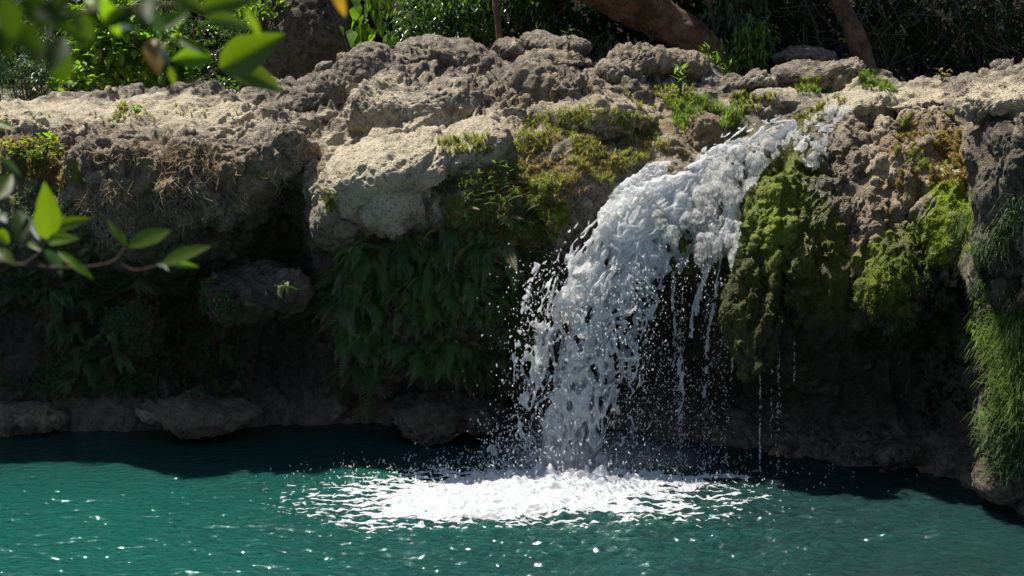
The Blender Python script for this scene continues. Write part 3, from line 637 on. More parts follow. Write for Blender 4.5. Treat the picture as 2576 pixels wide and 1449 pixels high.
# trees behind: their crowns are above the frame and keep the wood dark
stem_tree([(2195, 215, 22.0), (2160, 110, 22.0), (2115, 0, 22.1), (2080, -130, 22.4), (2060, -300, 22.8)], .15, .12, 'reddish-brown smooth leaning trunk at the right', BARK_BR, crown=((3.6, 24.6, 9.6), (2.2, 1.6, 1.2), 9000, .36))
stem_tree([(1262, 150, 22.4), (1256, 80, 22.4), (1246, 0, 22.4), (1240, -120, 22.5), (1200, -300, 22.8)], .055, .045, 'thin straight light brown tree stem above the middle rocks', BARK_BR, crown=((-2.4, 26.2, 9.4), (1.4, 1.2, .8), 2500, .30), n=8)
stem_tree([(1805, 140, 22.6), (1795, 60, 22.6), (1780, 0, 22.6), (1760, -120, 22.7), (1740, -320, 22.9)], .05, .04, 'thin grey-brown stem crossing the upper end of the leaning tree base', BARK_GR, crown=((1.6, 26.6, 10.0), (1.4, 1.2, 1.0), 3000, .30), n=8)
stem_tree([(1960, 170, 23.0), (1930, 90, 23.0), (1890, 0, 23.0), (1860, -140, 23.1), (1850, -320, 23.3)], .05, .04, 'thin slanting stem behind the bamboo-like bush', BARK_GR, crown=((2.6, 26.8, 8.8), (1.8, 1.4, 1.1), 6000, .38), n=8)
stem_tree([(2025, 140, 24.0), (2022, 0, 24.0), (2020, -300, 24.0)], .07, .06, 'dark upright stem in the shade left of the leaning trunk', BARK_GR, n=8, crown=((5.4, 26, 9.2), (2.0, 1.6, 1.2), 6000, .38))
stem_tree([(2420, 150, 24.2), (2400, 0, 24.4), (2380, -300, 24.6)], .06, .05, 'dark thin stem in the shade at the upper right', BARK_GR, n=8, crown=((7.2, 23.9, 9.0), (2.0, 1.8, 1.2), 6000, .38))
stem_tree([(1850, 200, 22.5), (1770, 118, 22.4), (1670, 52, 22.4), (1560, -5, 22.4), (1440, -70, 22.6), (1330, -170, 23)], .17, .46, 'massive leaning brown tree base running down from the top to the rocks', BARK_BR, crown=((.2, 26.2, 9.6), (1.8, 1.3, 1.0), 4500, .32), n=20, wob=.6)
stem_tree([(895, 205, 21.9), (870, 100, 21.9), (835, 0, 22.0), (800, -130, 22.1)], .022, .018, 'thin pale bare pole leaning left beside the bright vine', BARK_GR, n=6, name='bare_pole', cat='pole')
stem_tree([(885, 205, 22.0), (865, 120, 22.0), (825, 10, 22.1), (790, -100, 22.1)], .018, .014, 'second thinner bare pole just left of the first beside the vine', BARK_GR, n=6, name='bare_pole', cat='pole')
B(785, 110, 23.6, .95, .8, 1.3, 'dark shaded earth and rock bank rising behind the grey crest at the left', seed=90, sub=6, k=.6, add={'tone': -.9, 'damp_shade': .75}, name='rock_bank', cat='rock bank')
# dead twigs in the dark wood at the right
def twigs():
    r = np.random.default_rng(31); parts = []
    for i in range(260):
        p = U(r.uniform(1960, 2600), r.uniform(-20, 170), r.uniform(22.3, 25.5)); d = r.normal(size=3)*np.array([.5, .3, .5])+np.array([0, 0, .15])
        parts.append(tube(spline([p, p+d*.5+r.normal(size=3)*.08, p+d], 6), np.linspace(.009, .004, 6), 4))
    V, F = merge(parts); tag(mesh('dead_twigs', V, F, leaf_mat('dead_twig', (.12, .085, .06), (.06, .045, .035), None, .0, .8), attrs={'rnd': RNG.random(len(V))}), 'tangle of bare dead twigs in the dark wood at the right', kind='stuff')
twigs()

# ------------------------------------------------------------------ ferns
def frond(L, n=20, w=.17, arch=.35, droop=.9):
    """one pinnate frond lying along x"""
    t = np.linspace(0, 1, n); x = t; z = arch*np.sin(t*1.5)*.5 - droop*t*t*.45
    P = np.stack([x*L, 0*t, z*L], 1); Vs = []; Fs = []
    for i in range(n-1):
        a, b = P[i], P[i+1]; o = len(Vs); s = .006*(1-t[i]*.7)
        Vs += [a+[0, -s, 0], a+[0, s, 0], b+[0, s*.9, 0], b+[0, -s*.9, 0]]; Fs += [[o, o+1, o+2, o+3]]
        if i < 1: continue
        l = w*L*math.sin(math.pi*(.12+.88*t[i])**.75)**.8; d = (b-a)/np.linalg.norm(b-a); wd = .30*L/n
        for sgn in (-1, 1):
            o = len(Vs); tip = a + d*l*.42 + np.array([0, sgn*l, -.25*l]); m = (a+tip)/2 + np.array([0, 0, .04*l])
            Vs += [a, m-d*wd, tip, m+d*wd]; Fs += [[o, o+1, o+2, o+3]]
    return np.array(Vs), np.array(Fs)
def fern_mesh(seed, hang, k=9, L=.5):
    r = np.random.default_rng(seed); parts = []
    for i in range(k):
        V, F = frond(L*r.uniform(.55, 1.15), arch=.5 if not hang else .25, droop=r.uniform(.6, 1.4))
        a = r.uniform(-1.5, 1.5) if hang else r.uniform(0, 6.28); el = r.uniform(-.9, .25) if hang else r.uniform(.1, .9)
        R = np.array(Matrix.Rotation(a, 3, 'Z') @ Matrix.Rotation(-el, 3, 'Y') @ Matrix.Rotation(r.uniform(-.6, .6), 3, 'X')); parts.append((V@R.T, F))
    V, F = merge(parts); return V, F[0], np.concatenate([np.full(len(p[0]), r.random()) for p in parts])
FERN = []
for s in range(9):
    V, F, rn = fern_mesh(s, s < 6, (9, 5, 7, 12, 6, 8, 7, 6, 4)[s], (.45, .36, .5, .38, .5, .4, .5, .4, .3)[s]); o = mesh('fern', V, F, G_FERN, attrs={'rnd': rn}, smooth=False); FERN.append(o.data); bpy.data.objects.remove(o)
def place(me, name, p, n, sc, label, cat, group=None, lift=0.0, yaw=None):
    o = bpy.data.objects.new(name, me); COL.objects.link(o); o.location = Vector((np.array(p)+np.array(n)*lift).tolist())
    a = math.atan2(n[1], n[0]) if yaw is None else yaw; o.rotation_euler = (random.uniform(-.15, .15), random.uniform(-.15, .15), a+random.uniform(-.35, .35)); o.scale = (sc,)*3
    return tag(o, label, cat, group)
def ferns(P, n, s0, s1, label, group, kinds=(0, 1, 2, 3, 4, 5)):
    for p, nn, x, y in sample(P, n):
        nn = np.array([nn[0]*.5, min(nn[1], -.3), 0]); place(FERN[random.choice(kinds)], 'fern', p, nn/np.linalg.norm(nn), random.uniform(s0, s1), label, 'fern', group, lift=-.02)
ferns([(850, 620), (1000, 600), (1130, 560), (1300, 570), (1370, 640), (1330, 800), (1240, 940), (900, 900), (835, 740)], 150, .5, 1.15, 'green fern hanging in the dense fern curtain below the big pale boulder', 'ferns of the hanging curtain')
ferns([(830, 640), (900, 640), (900, 930), (850, 900)], 20, .9, 1.5, 'long trailing fern on the left edge of the fern curtain', 'trailing ferns at the curtain edge')
ferns([(1090, 500), (1330, 470), (1360, 600), (1120, 580)], 22, .4, .8, 'small sunlit fern above the hanging curtain', 'small sunlit ferns', (1, 6, 7, 8))
ferns([(0, 700), (380, 690), (330, 930), (160, 900), (0, 800)], 32, .5, .95, 'dim fern in the shaded bed at the left', 'ferns of the shaded left bed')
ferns([(150, 890), (370, 890), (360, 960), (170, 960)], 9, .8, 1.1, 'brighter fern just left of the dark hollow', 'ferns left of the hollow')
ferns([(440, 820), (640, 830), (620, 960), (450, 960)], 16, .5, .9, 'dim fern below the shaded jutting boulder', 'ferns below the jutting boulder')
ferns([(640, 640), (800, 660), (800, 800), (770, 800)], 6, .4, .7, 'dim fern on top of the shaded jutting boulder', 'ferns on the jutting boulder')
ferns([(1560, 700), (1640, 700), (1640, 880), (1570, 880)], 6, .6, .8, 'hanging fern in the shade just right of the main fall', 'ferns right of the main fall')

# ------------------------------------------------------------------ grass
def tuft_parts(n, L, w, spread, r, hang=False):
    V = []; F = []
    for i in range(n):
        a = r.uniform(0, 6.28); l = L*r.uniform(.5, 1.1); out = spread*r.uniform(.2, 1); s = np.array([math.cos(a), math.sin(a), 0]); q = np.array([-s[1], s[0], 0])*w/2
        b = s*.02*r.random() + r.normal(size=3)*np.array([.02, .02, 0]); p0 = b; p1 = b + s*out*l*.35+np.array([0, 0, l*.55]); p2 = b+s*out*l+np.array([0, 0, l*(.85-.5*out)])
        if hang: p1 = b + s*l*.42+np.array([0, 0, l*.06]); p2 = b+s*l*.72+np.array([0, 0, -l*.42])
        o = len(V); V += [p0-q, p0+q, p1+q*.9, p1-q*.9, p2+q*.15, p2-q*.15]; F += [[o, o+1, o+2, o+3], [o+3, o+2, o+4, o+5]]
    return np.array(V), np.array(F)
def turf(name, P, n, L, mat, label, blades=12, w=.008, seed=0, spread=.7, thr=-.1, clump=1.2, flat=False):
    r = np.random.default_rng(seed); parts = []; T = [tuft_parts(blades, 1, w/L, spread, r) for _ in range(6)]; rn = []
    for p, nn, x, y in sample(P, n):
        if noise((p*clump)[None], seed+3)[0] < thr: continue
        V, F = T[r.integers(0, 6)]; a = r.uniform(0, 6.28); c, s = math.cos(a), math.sin(a); k = L*r.uniform(.5, 1.25)
        V = (V*k)@np.array([[c, s, 0], [-s, c, 0], [0, 0, 1]]); V = V + (np.array([nn[0], nn[1], 0])*.5)*(V[:, 2:3]) ; parts.append((V+p-np.array([0, 0, .01]), F)); b = r.random(); rn.append(np.clip(b*.75+np.repeat(r.random(blades), 6)*.35, 0, 1))
    if not parts: return
    V, F = merge(parts); return tag(mesh(name, V, F, mat, smooth=False, attrs={'rnd': np.concatenate(rn)}), label, kind='stuff')
turf('grass', [(1280, 370), (1330, 290), (1480, 270), (1640, 300), (1690, 380), (1600, 420), (1520, 480), (1400, 530), (1300, 470)], 1150, .15, G_GRASS, 'olive and yellow grass covering the slope left of the cascade', seed=1, thr=-.2, clump=2.6, spread=1.1, w=.007, blades=8)
turf('dry_grass', [(1270, 400), (1420, 290), (1680, 320), (1620, 420), (1400, 560), (1290, 500)], 600, .14, G_RUST, 'dry rust-brown grass among the green on the slope', seed=2, thr=-.1, clump=3, spread=1.1, w=.007, blades=8)
turf('grass', [(1100, 350), (1230, 340), (1240, 390), (1120, 390)], 150, .11, G_GRASS, 'round olive grass cushion on the pale rock', seed=3, thr=-1)
turf('grass', [(1680, 260), (1740, 240), (1870, 280), (1860, 330), (1700, 330)], 300, .18, G_FRESH, 'fresh green grass clumps above the stream bank', seed=4, thr=-.3, spread=1.0, blades=9)
turf('grass', [(1560, 220), (1700, 220), (1960, 240), (1900, 290), (1600, 270)], 600, .11, G_GRASS, 'thin grass between the rocks behind the bank', seed=5, thr=0)
turf('grass', [(1990, 300), (2110, 235), (2130, 250), (2020, 340)], 160, .09, G_GRASS, 'short grass strip on the right stream bank', seed=6, thr=-.3)
turf('grass', [(2000, 205), (2060, 200), (2060, 235), (2000, 235)], 70, .14, G_FRESH, 'green grass tuft on the long flat rock', seed=7, thr=-1)
turf('grass', [(2150, 180), (2200, 180), (2260, 235), (2170, 225)], 90, .13, G_FRESH, 'green grass around the foot of the leaning trunk', seed=8, thr=-1)
turf('dry_grass', [(2240, 340), (2420, 330), (2430, 460), (2260, 480)], 700, .10, G_RUST, 'rusty brown grass on the right slope', seed=9, thr=-.1)
turf('grass', [(2260, 300), (2400, 280), (2420, 420), (2240, 450)], 260, .11, G_GRASS, 'olive grass on the right slope', seed=10, thr=0)
turf('grass', [(230, 260), (350, 260), (400, 300), (240, 310)], 110, .12, G_GRASS, 'yellow grass tufts on the left slab', seed=11, thr=.05, clump=2)
turf('grass', [(0, 290), (200, 270), (560, 260), (660, 300), (300, 320), (0, 330)], 240, .07, G_GRASS, 'sparse low grass on the left slab', seed=12, thr=.15, clump=2)
turf('dry_grass', [(0, 350), (150, 340), (170, 480), (0, 440)], 420, .12, G_RUST, 'dry brown grass at the left edge of the cliff', seed=13, thr=-.3)
turf('grass', [(0, 360), (120, 350), (140, 420), (0, 430)], 260, .13, G_GRASS, 'yellow-green grass at the left edge of the cliff', seed=14, thr=-.1)
turf('grass', [(810, 480), (850, 490), (860, 540), (820, 540)], 36, .12, G_GRASS, 'small grass tuft on the nose of the big pale boulder', seed=15, thr=-1)
turf('undergrowth', [(0, 500), (140, 460), (260, 640), (600, 740), (620, 1000), (0, 1010)], 2400, .12, G_FERN, 'dim low undergrowth covering the shaded left face', seed=16, thr=-.2, spread=1.1)
turf('undergrowth', [(860, 600), (1370, 560), (1400, 900), (1250, 1000), (900, 960)], 2600, .17, G_FERN, 'dim leafy undergrowth between the hanging ferns', seed=17, thr=-.5, spread=1.2)
turf('undergrowth', [(1090, 450), (1300, 420), (1450, 480), (1390, 640), (1130, 600)], 800, .15, G_GRASS, 'tangled green and brown growth above the hanging ferns', seed=18, thr=-.3, spread=1.1)
turf('undergrowth', [(2150, 850), (2480, 600), (2560, 1150), (2250, 1050)], 700, .12, G_DARK, 'dark growth hanging in the shade of the right cave', seed=19, thr=-.1, spread=1.2)

# dead rootlets on the left face
def rootlets():
    r = np.random.default_rng(8); parts = []
    for Z, n in (([(180, 400), (420, 350), (560, 380), (520, 560), (350, 620), (230, 600)], 2600), ([(560, 400), (820, 330), (830, 460), (620, 560)], 450), ([(1130, 400), (1300, 400), (1290, 500), (1140, 480)], 260), ([(1050, 560), (1330, 600), (1300, 760), (1150, 720)], 160), ([(1400, 200), (1520, 210), (1500, 260), (1420, 250)], 120)):
        for p, nn, x, y in sample(Z, n):
            if noise((p*1.5)[None], 5)[0] < -.12: continue
            l = r.uniform(.06, .2); d = nn*.6+r.normal(size=3)*.7; d[2] -= .5; d = d/np.linalg.norm(d)*l; q = np.cross(d, r.normal(size=3)); q = q/np.linalg.norm(q)*.0042
            a = p; b = p+d*.5+r.normal(size=3)*l*.18; c = p+d+r.normal(size=3)*l*.25
            parts.append((np.array([a-q, a+q, b+q, b-q, c+q*.4, c-q*.4]), np.array([[0, 1, 2, 3], [3, 2, 4, 5]])))
    V, F = merge(parts); tag(mesh('dead_rootlets', V, F, DEAD, smooth=False, attrs={'rnd': np.repeat(r.random(len(parts)), 6)}), 'dry pinkish-brown rootlets and dead grass hanging on the left face', kind='stuff')
rootlets()

# moss fuzz where the rock is mossy
def moss_fuzz():
    r = np.random.default_rng(12); Ps = []; Ns = []
    def take(V, n, m, k):
        w = np.clip(m-.52, 0, .5); w[V[:, 1] > 21] = 0; w[V[:, 2] < .3] = 0
        if w.sum() <= 0: return
        i = r.choice(len(V), min(k, int((w > 0).sum())), p=w/w.sum(), replace=True); Ps.append(V[i]); Ns.append(n[i])
    for o in ROCKS+[CLIFF]:
        me = o.data; V = np.empty(len(me.vertices)*3, np.float32); me.vertices.foreach_get('co', V); V = V.reshape(-1, 3)+np.array(o.location)
        n = np.empty(len(me.vertices)*3, np.float32); me.vertices.foreach_get('normal', n); n = n.reshape(-1, 3)
        m = np.empty(len(V), np.float32); me.attributes['moss'].data.foreach_get('value', m); m = m + .35*fbm(V*3.5, 2, 91)
        px, py = proj(V); m[(px < 1380) | (px > 2450)] = 0
        take(V, n, m, 26000 if o is CLIFF else (7000 if 'moss' in o.name else 500))
    P = np.concatenate(Ps); n = np.concatenate(Ns); k = len(P); P = P + r.normal(size=(k, 3))*.012
    d = n + r.normal(size=(k, 3))*.6; d[:, 2] -= .5
    T = np.array([[0, -.16, 0], [0, .16, 0], [1, 0, 0.]]); V, F = scatter(T, [[0, 1, 2]], frames(P, d, None, r.uniform(.012, .032, k)))
    tag(mesh('moss', V, F, G_MOSS, smooth=False, attrs={'rnd': np.repeat(np.clip(.5+.9*fbm(P*3, 2, 92)+.15*r.normal(size=k), 0, 1), 3)}), 'bright yellow-green moss on the wet rocks right of the fall', kind='stuff')
moss_fuzz()

# hanging grass clumps at the right edge
def hang_mesh(seed, L, n, mat, w=.010):
    r = np.random.default_rng(seed); V, F = tuft_parts(n, L, w, 1, r, True); m = r.uniform(.5, 1.2, n); V = V*np.repeat(m, 6)[:, None] + np.repeat(r.normal(size=(n, 3))*np.array([.09, .07, .13]), 6, 0)
    o = mesh('hanging_grass', V, F, mat, smooth=False, attrs={'rnd': np.repeat(r.random(n), 6)}); me = o.data; bpy.data.objects.remove(o); return me
HG = [hang_mesh(s, .24, 170, G_FRESH, .008) for s in range(3)]; HD = [hang_mesh(s+5, .26, 130, G_FERN, .009) for s in range(3)]
def hang(P, n, s0, s1, ms, label, group, lift=.05):
    for p, nn, x, y in sample(P, n): place(random.choice(ms), 'hanging_grass', p, nn, random.uniform(s0, s1), label, 'hanging grass', group, lift)
hang([(2500, 790), (2600, 780), (2620, 1050), (2500, 1060)], 44, .6, 1.1, HG, 'bright green grass hanging on the pillar at the right edge', 'bright hanging grass at the right edge', .12)
hang([(2480, 1000), (2600, 1000), (2600, 1150), (2510, 1170)], 16, .6, 1.0, HD, 'dim green grass hanging low on the pillar at the right edge', 'dim hanging grass at the right edge', .1)
hang([(2420, 560), (2560, 500), (2560, 760), (2440, 740)], 12, .6, .9, HD, 'dark grass hanging on the shaded face of the right pillar', 'dark hanging grass of the right pillar')
hang([(2200, 760), (2420, 720), (2450, 880), (2250, 860)], 10, .5, .8, HD, 'dark grass hanging below the mossy noses', 'dark hanging grass of the cave mouth')

# small single plants
def plant(px, py, n, size, mat, tpl, label, upr=1.0, name='small_plant', spread=.12, back=0.02, seed=0, stemh=.25):
    h = hit(px, py)
    if h is None: return
    r = np.random.default_rng(seed+500); p = h[0]; root = tag(empty(name, p), label, 'plant'); P = []; Fw = []
    for i in range(n):
        t = r.uniform(.15, 1); q = np.array([0, -.02, 0]) + np.array([r.normal()*spread*.5, r.normal()*spread*.3, t*stemh]); a = r.uniform(0, 6.28); P.append(q); Fw.append([math.cos(a), math.sin(a), .5*upr+r.normal()*.2])
    leaves_mesh('foliage', mat, tpl, np.array(P), np.array(Fw), r.uniform(.7, 1.2, n)*size, root)
    parts = [tube(spline([np.zeros(3), np.array([r.normal()*spread*.2, -.01, stemh*.5]), np.array([r.normal()*spread*.5, -.02, stemh])], 6), np.linspace(.007, .003, 6), 4) for _ in range(4)]
    V, F = merge(parts); mesh('stem', V, F, TWIG, root); return root
plant(60, 420, 60, .12, G_BRIGHT, LW, 'bright leafy sprout on the left edge of the cliff', spread=.5, seed=1, stemh=.3)
plant(110, 405, 45, .12, G_BRIGHT, LW, 'bright green sprout with upright oval leaves beside the dead rootlets', spread=.25, seed=2, stemh=.35)
plant(1105, 490, 60, .085, G_BRIGHT, LW, 'bright green leafy plant growing on the grey lower boulder lobe', spread=.16, seed=3, stemh=.33)
plant(1250, 450, 30, .15, G_FRESH, LN, 'yellow-green long-leaved plant beside the boulder above the ferns', spread=.2, seed=4, stemh=.2)
plant(1710, 250, 30, .17, G_FRESH, LN, 'tall fresh green spiky plant on the grassy bank', spread=.08, seed=5, stemh=.45, upr=2)
plant(1640, 190, 14, .20, G_GREY, LN, 'pale broad rosette plant in front of the large round boulder', spread=.06, seed=6, stemh=.14, upr=.3)
plant(1870, 175, 26, .15, G_FRESH, LN, 'green upright plant right of the large round boulder', spread=.14, seed=7, stemh=.32, upr=1.5)
plant(2370, 205, 16, .12, G_RUST, LN, 'small reddish-green plant on the right bank', spread=.08, seed=8, stemh=.16, upr=1.2)
plant(345, 285, 30, .07, G_BRIGHT, LW, 'tiny yellow-green herb on the left slab', spread=.12, seed=9, stemh=.12)
plant(450, 520, 7, .17, G_MID, LW, 'blue-green broad-leaved seedling hanging at the mouth of the dark hollow', spread=.05, seed=10, stemh=.1, upr=.6)
plant(530, 715, 12, .08, G_BRIGHT, LW, 'small bright sprout on the shaded jutting boulder', spread=.06, seed=11, stemh=.08)
plant(625, 270, 16, .06, G_MID, LN, 'tiny green rosette on the rock left of the ribbed crag', spread=.04, seed=12, stemh=.06)
plant(1290, 580, 10, .12, G_FRESH, LN, 'bright narrow-leaved plant in the fern curtain beside the fall', spread=.06, seed=13, stemh=.16)
plant(1430, 130, 18, .12, G_GREY, LN, 'pale leafy weed rising behind the brown-topped rock', spread=.1, seed=14, stemh=.3)
plant(340, 925, 13, .16, G_FRESH, LN, 'small fan of pale green fronds in the dark hollow', spread=.04, seed=15, stemh=.08, upr=.3)
plant(800, 640, 120, .05, G_RUST, LN, 'orange-brown dry seedhead bush at the left of the fern curtain', spread=.26, seed=16, stemh=.22, name='dry_shrub')

# ------------------------------------------------------------------ near leafy branches, close to the camera
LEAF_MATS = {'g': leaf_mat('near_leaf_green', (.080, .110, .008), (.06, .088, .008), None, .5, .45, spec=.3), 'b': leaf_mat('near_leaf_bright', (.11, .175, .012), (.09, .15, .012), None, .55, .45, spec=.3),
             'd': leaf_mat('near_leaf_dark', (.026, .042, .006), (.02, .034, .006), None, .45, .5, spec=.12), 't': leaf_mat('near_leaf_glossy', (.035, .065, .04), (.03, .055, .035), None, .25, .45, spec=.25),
             'o': leaf_mat('near_leaf_orange', (.22, .12, .01), (.18, .09, .01), None, .55, .5, (1, .8, .4)), 'y': leaf_mat('near_leaf_yellow', (.40, .26, .02), (.36, .22, .02), None, .5, .5, (1, .9, .4))}
def big_leaf(bx, by, tx, ty, w, dep, mat, parent, base, seed, label=None):
    r = np.random.default_rng(seed+900); b = U(bx, by, dep); t = U(tx, ty, dep*r.uniform(.97, 1.05)); L = np.linalg.norm(t-b); W = w*dep/FPX
    s = np.linspace(0, 1, 15); u = np.linspace(-1, 1, 9); S, Uu = np.meshgrid(s, u, indexing='ij')
    prof = np.sin(np.pi*np.clip(S, 0, 1)**.85)**.85*(1-.25*S**3); wv = 1+.03*np.sin(S*17+seed)
    X = S*L; Yy = Uu*prof*wv*W/2*1.22; Z = .10*L*np.sin(np.pi*S)*r.uniform(.3, 1.0) + .25*W*(np.abs(Uu)**1.4*prof)*r.uniform(.3, 1) + .01*W*np.sin(S*40)*np.abs(Uu)
    d = (t-b)/L; view = (b+t)/2-np.array([0, 0, CAMZ]); view /= np.linalg.norm(view); n = -view + np.array([0, 0, .35]) + r.normal(size=3)*.15; n -= d*np.dot(n, d); n /= np.linalg.norm(n); y = np.cross(n, d)
    V = b + X[..., None]*d + Yy[..., None]*y + Z[..., None]*n; o = mesh('leaf', V.reshape(-1, 3)-base, grid_faces(15, 9), LEAF_MATS[mat], parent, attrs={'rnd': np.full(135, r.random())})
    if label: o['label'] = label
    return o
def branch(label, stems, leaves, rad):
    base = U(*stems[0][0]); root = tag(empty('leafy_branch', base), label, 'branch')
    V, F = merge([tube(spline([U(*p)-base for p in s], 30), np.linspace(rad*(1 if i == 0 else .6), rad*.4, 30), 8, .2, i) for i, s in enumerate(stems)]); mesh('stem', V, F, TWIG, root)
    for i, l in enumerate(leaves): big_leaf(*l[:7], root, base, i, l[7] if len(l) > 7 else None)
D = 2.6
branch('leafy branch with pointed green leaves reaching in from the left over the dark hollow',
       [[(-120, 640, D), (60, 668, D), (170, 675, D), (240, 670, D), (290, 655, D), (318, 620, D)], [(285, 658, D), (340, 680, D), (400, 668, D)], [(60, 668, D), (95, 640, D), (118, 605, D)], [(0, 662, D), (20, 640, D), (40, 612, D)]],
       [(120, 602, 112, 456, 56, D, 'g'), (52, 610, 45, 528, 42, D*.93, 'd'), (133, 578, 234, 549, 27, D, 'g'), (118, 606, 202, 600, 26, D*.97, 'b'), (144, 633, 237, 705, 20, D, 'b'), (105, 630, 153, 697, 32, D, 't'),
        (101, 606, 65, 538, 15, D, 't'), (-20, 505, 30, 436, 44, D*.9, 'g'), (-8, 392, 52, 442, 17, D*.95, 't'), (-15, 582, 24, 612, 30, D, 'g'), (-14, 625, 44, 670, 26, D, 'g'), (318, 620, 269, 550, 19, D, 'g'),
        (320, 622, 430, 578, 37, D, 'g'), (406, 664, 533, 618, 34, D, 'g'), (410, 662, 502, 672, 16, D, 'b'), (392, 665, 425, 682, 14, D, 't'), (72, 610, 105, 632, 15, D, 'g'), (-10, 540, 18, 560, 26, D*.9, 't'), (-10, 305, 38, 326, 13, D, 'b')], .0055)
D = 2.0
branch('blurred leafy branch crossing the top left corner with green and orange leaves',
       [[(-150, 160, D*.8), (20, 100, D*.85), (140, 45, D*.9), (260, 28, D), (360, 16, D), (470, 14, D*1.05), (560, 8, D*1.1)], [(360, 16, D), (352, 60, D), (340, 105, D)], [(395, 60, D*1.1), (440, 120, D*1.1)], [(430, 235, D*1.2), (500, 205, D*1.2), (557, 172, D*1.2)], [(140, 45, D*.9), (120, 100, D*.85)], [(560, 8, D*1.1), (640, -30, D*1.15), (760, -90, D*1.2)], [(430, 235, D*1.2), (410, 130, D*1.15), (420, 14, D*1.05)]],
       [(553, 175, 720, 85, 78, D*1.2, 'g'), (556, 172, 712, 230, 58, D*1.2, 'g'), (536, 143, 428, 152, 48, D*1.15, 'b'), (385, 98, 398, 192, 46, D*1.0, 'o', 'withered orange leaf'), (500, 28, 655, -12, 52, D*.9, 'g'), (515, 48, 628, 74, 36, D*.8, 'g'),
        (614, 22, 655, 94, 19, D*.9, 'g'), (400, 74, 474, 28, 36, D*.85, 'g'), (384, 14, 403, 100, 24, D*.8, 't'), (255, -10, 302, 92, 34, D*.85, 'b'), (222, -8, 262, 26, 24, D*.9, 'b'), (60, -15, 132, 80, 54, D*.7, 'd'),
        (128, 55, 242, 108, 38, D*.75, 'd'), (134, 118, 193, 204, 24, D*.8, 'o', 'withered orange leaf'), (122, 112, 172, 205, 62, D*.75, 'd'), (70, 85, 96, 170, 52, D*.7, 'd'), (-30, 20, 60, 50, 80, D*.6, 'd'), (-20, 110, 50, 60, 60, D*.65, 'd'),
        (434, 90, 540, 145, 22, D*1.05, 'g'), (300, 78, 346, 84, 24, D*.9, 't'), (838, -40, 869, 44, 24, D*1.0, 'y', 'yellow leaf tip'), (402, 112, 426, 174, 18, D*.95, 't'), (-6, 145, 34, 198, 16, D*.8, 't'), (380, 60, 395, -20, 40, D*.7, 'd'),
        (160, 20, 210, 90, 40, D*.7, 'd'), (185, -20, 150, 60, 50, D*.65, 'd'), (425, 165, 440, 215, 16, D*1.1, 'g'), (0, -10, 40, 100, 60, D*.55, 'd'), (430, -10, 520, 25, 40, D*.8, 'g'), (330, 20, 250, 75, 34, D*.8, 'd'), (90, 20, 175, 60, 44, D*.65, 'd'), (30, 60, 110, 130, 60, D*.6, 'd'), (210, 30, 215, 120, 36, D*.75, 'd'), (160, 90, 120, 190, 46, D*.7, 'd'), (-20, 60, 30, 150, 60, D*.6, 'd'), (345, 5, 372, 80, 30, D*.85, 'd'), (470, 30, 420, 70, 26, D, 'g'), (590, -10, 640, 18, 26, D, 'g'), (300, -20, 380, 10, 40, D*.8, 'd')], .006)
# ------------------------------------------------------------------ water in the air
import openvdb
def iso(f):
    """surface where f crosses 0 (f > 0 inside) in index space"""
    g = openvdb.FloatGrid(background=1.0); g.copyFromArray(np.ascontiguousarray(-f, dtype=np.float32))
    P, Q = g.convertToPolygons(0.0)[:2] if False else g.convertToQuads(0.0)
    return np.asarray(P, float), np.asarray(Q, np.int64)
def water_mat(name, clear=.25, tint=(.93, .96, 1.0), trans=.62, bump=.035):
    m, nt, out = newmat(name); co = N(nt, 'ShaderNodeTexCoord').outputs['Object']
    mp = N(nt, 'ShaderNodeMapping', {'Vector': co, 'Scale': (1, 1, .5)}).outputs[0]
    n = tnoise(nt, mp, 16, 5, .72, .8); n2 = tnoise(nt, mp, 55, 4, .7, .6)
    bm = N(nt, 'ShaderNodeBump', {'Height': math_(nt, 'ADD', n, math_(nt, 'MULTIPLY', n2, .8)), 'Strength': 1.0, 'Distance': bump})
    p = N(nt, 'ShaderNodeBsdfPrincipled', {'Base Color': c4(tint), 'Roughness': .12, 'Normal': bm.outputs[0], 'IOR': 1.4, 'Specular IOR Level': .8})
    t = N(nt, 'ShaderNodeBsdfTranslucent', {'Color': (1, 1, 1, 1), 'Normal': bm.outputs[0]})
    a = N(nt, 'ShaderNodeMixShader', {0: trans, 1: p.outputs[0], 2: t.outputs[0]})
    tr = N(nt, 'ShaderNodeBsdfTransparent', {'Color': (.93, .97, .98, 1)}); gl = N(nt, 'ShaderNodeBsdfGlossy', {'Roughness': .05, 'Normal': bm.outputs[0]})
    cl = N(nt, 'ShaderNodeMixShader', {0: .12, 1: tr.outputs[0], 2: gl.outputs[0]})
    b = N(nt, 'ShaderNodeMixShader', {0: math_(nt, 'MULTIPLY', math_(nt, 'ADD', math_(nt, 'MULTIPLY', ramp(nt, n, .46, .56), .65), math_(nt, 'MULTIPLY', ramp(nt, n2, .46, .58), .6), True), clear), 1: a.outputs[0], 2: cl.outputs[0]})
    nt.links.new(b.outputs[0], out.inputs[0]); return m
FALLING = water_mat('falling_water', .36, (1, 1, 1), .5); FOAMY = water_mat('white_foam', .0, (1, 1, 1)); VEIL = water_mat('thin_water', .7, (1, 1, 1))
fall = tag(empty('waterfall', (0.75, 16.5, 0)), 'white foaming waterfall pouring over the mossy lip into the pool', 'waterfall'); FB = np.array([0.75, 16.5, 0])

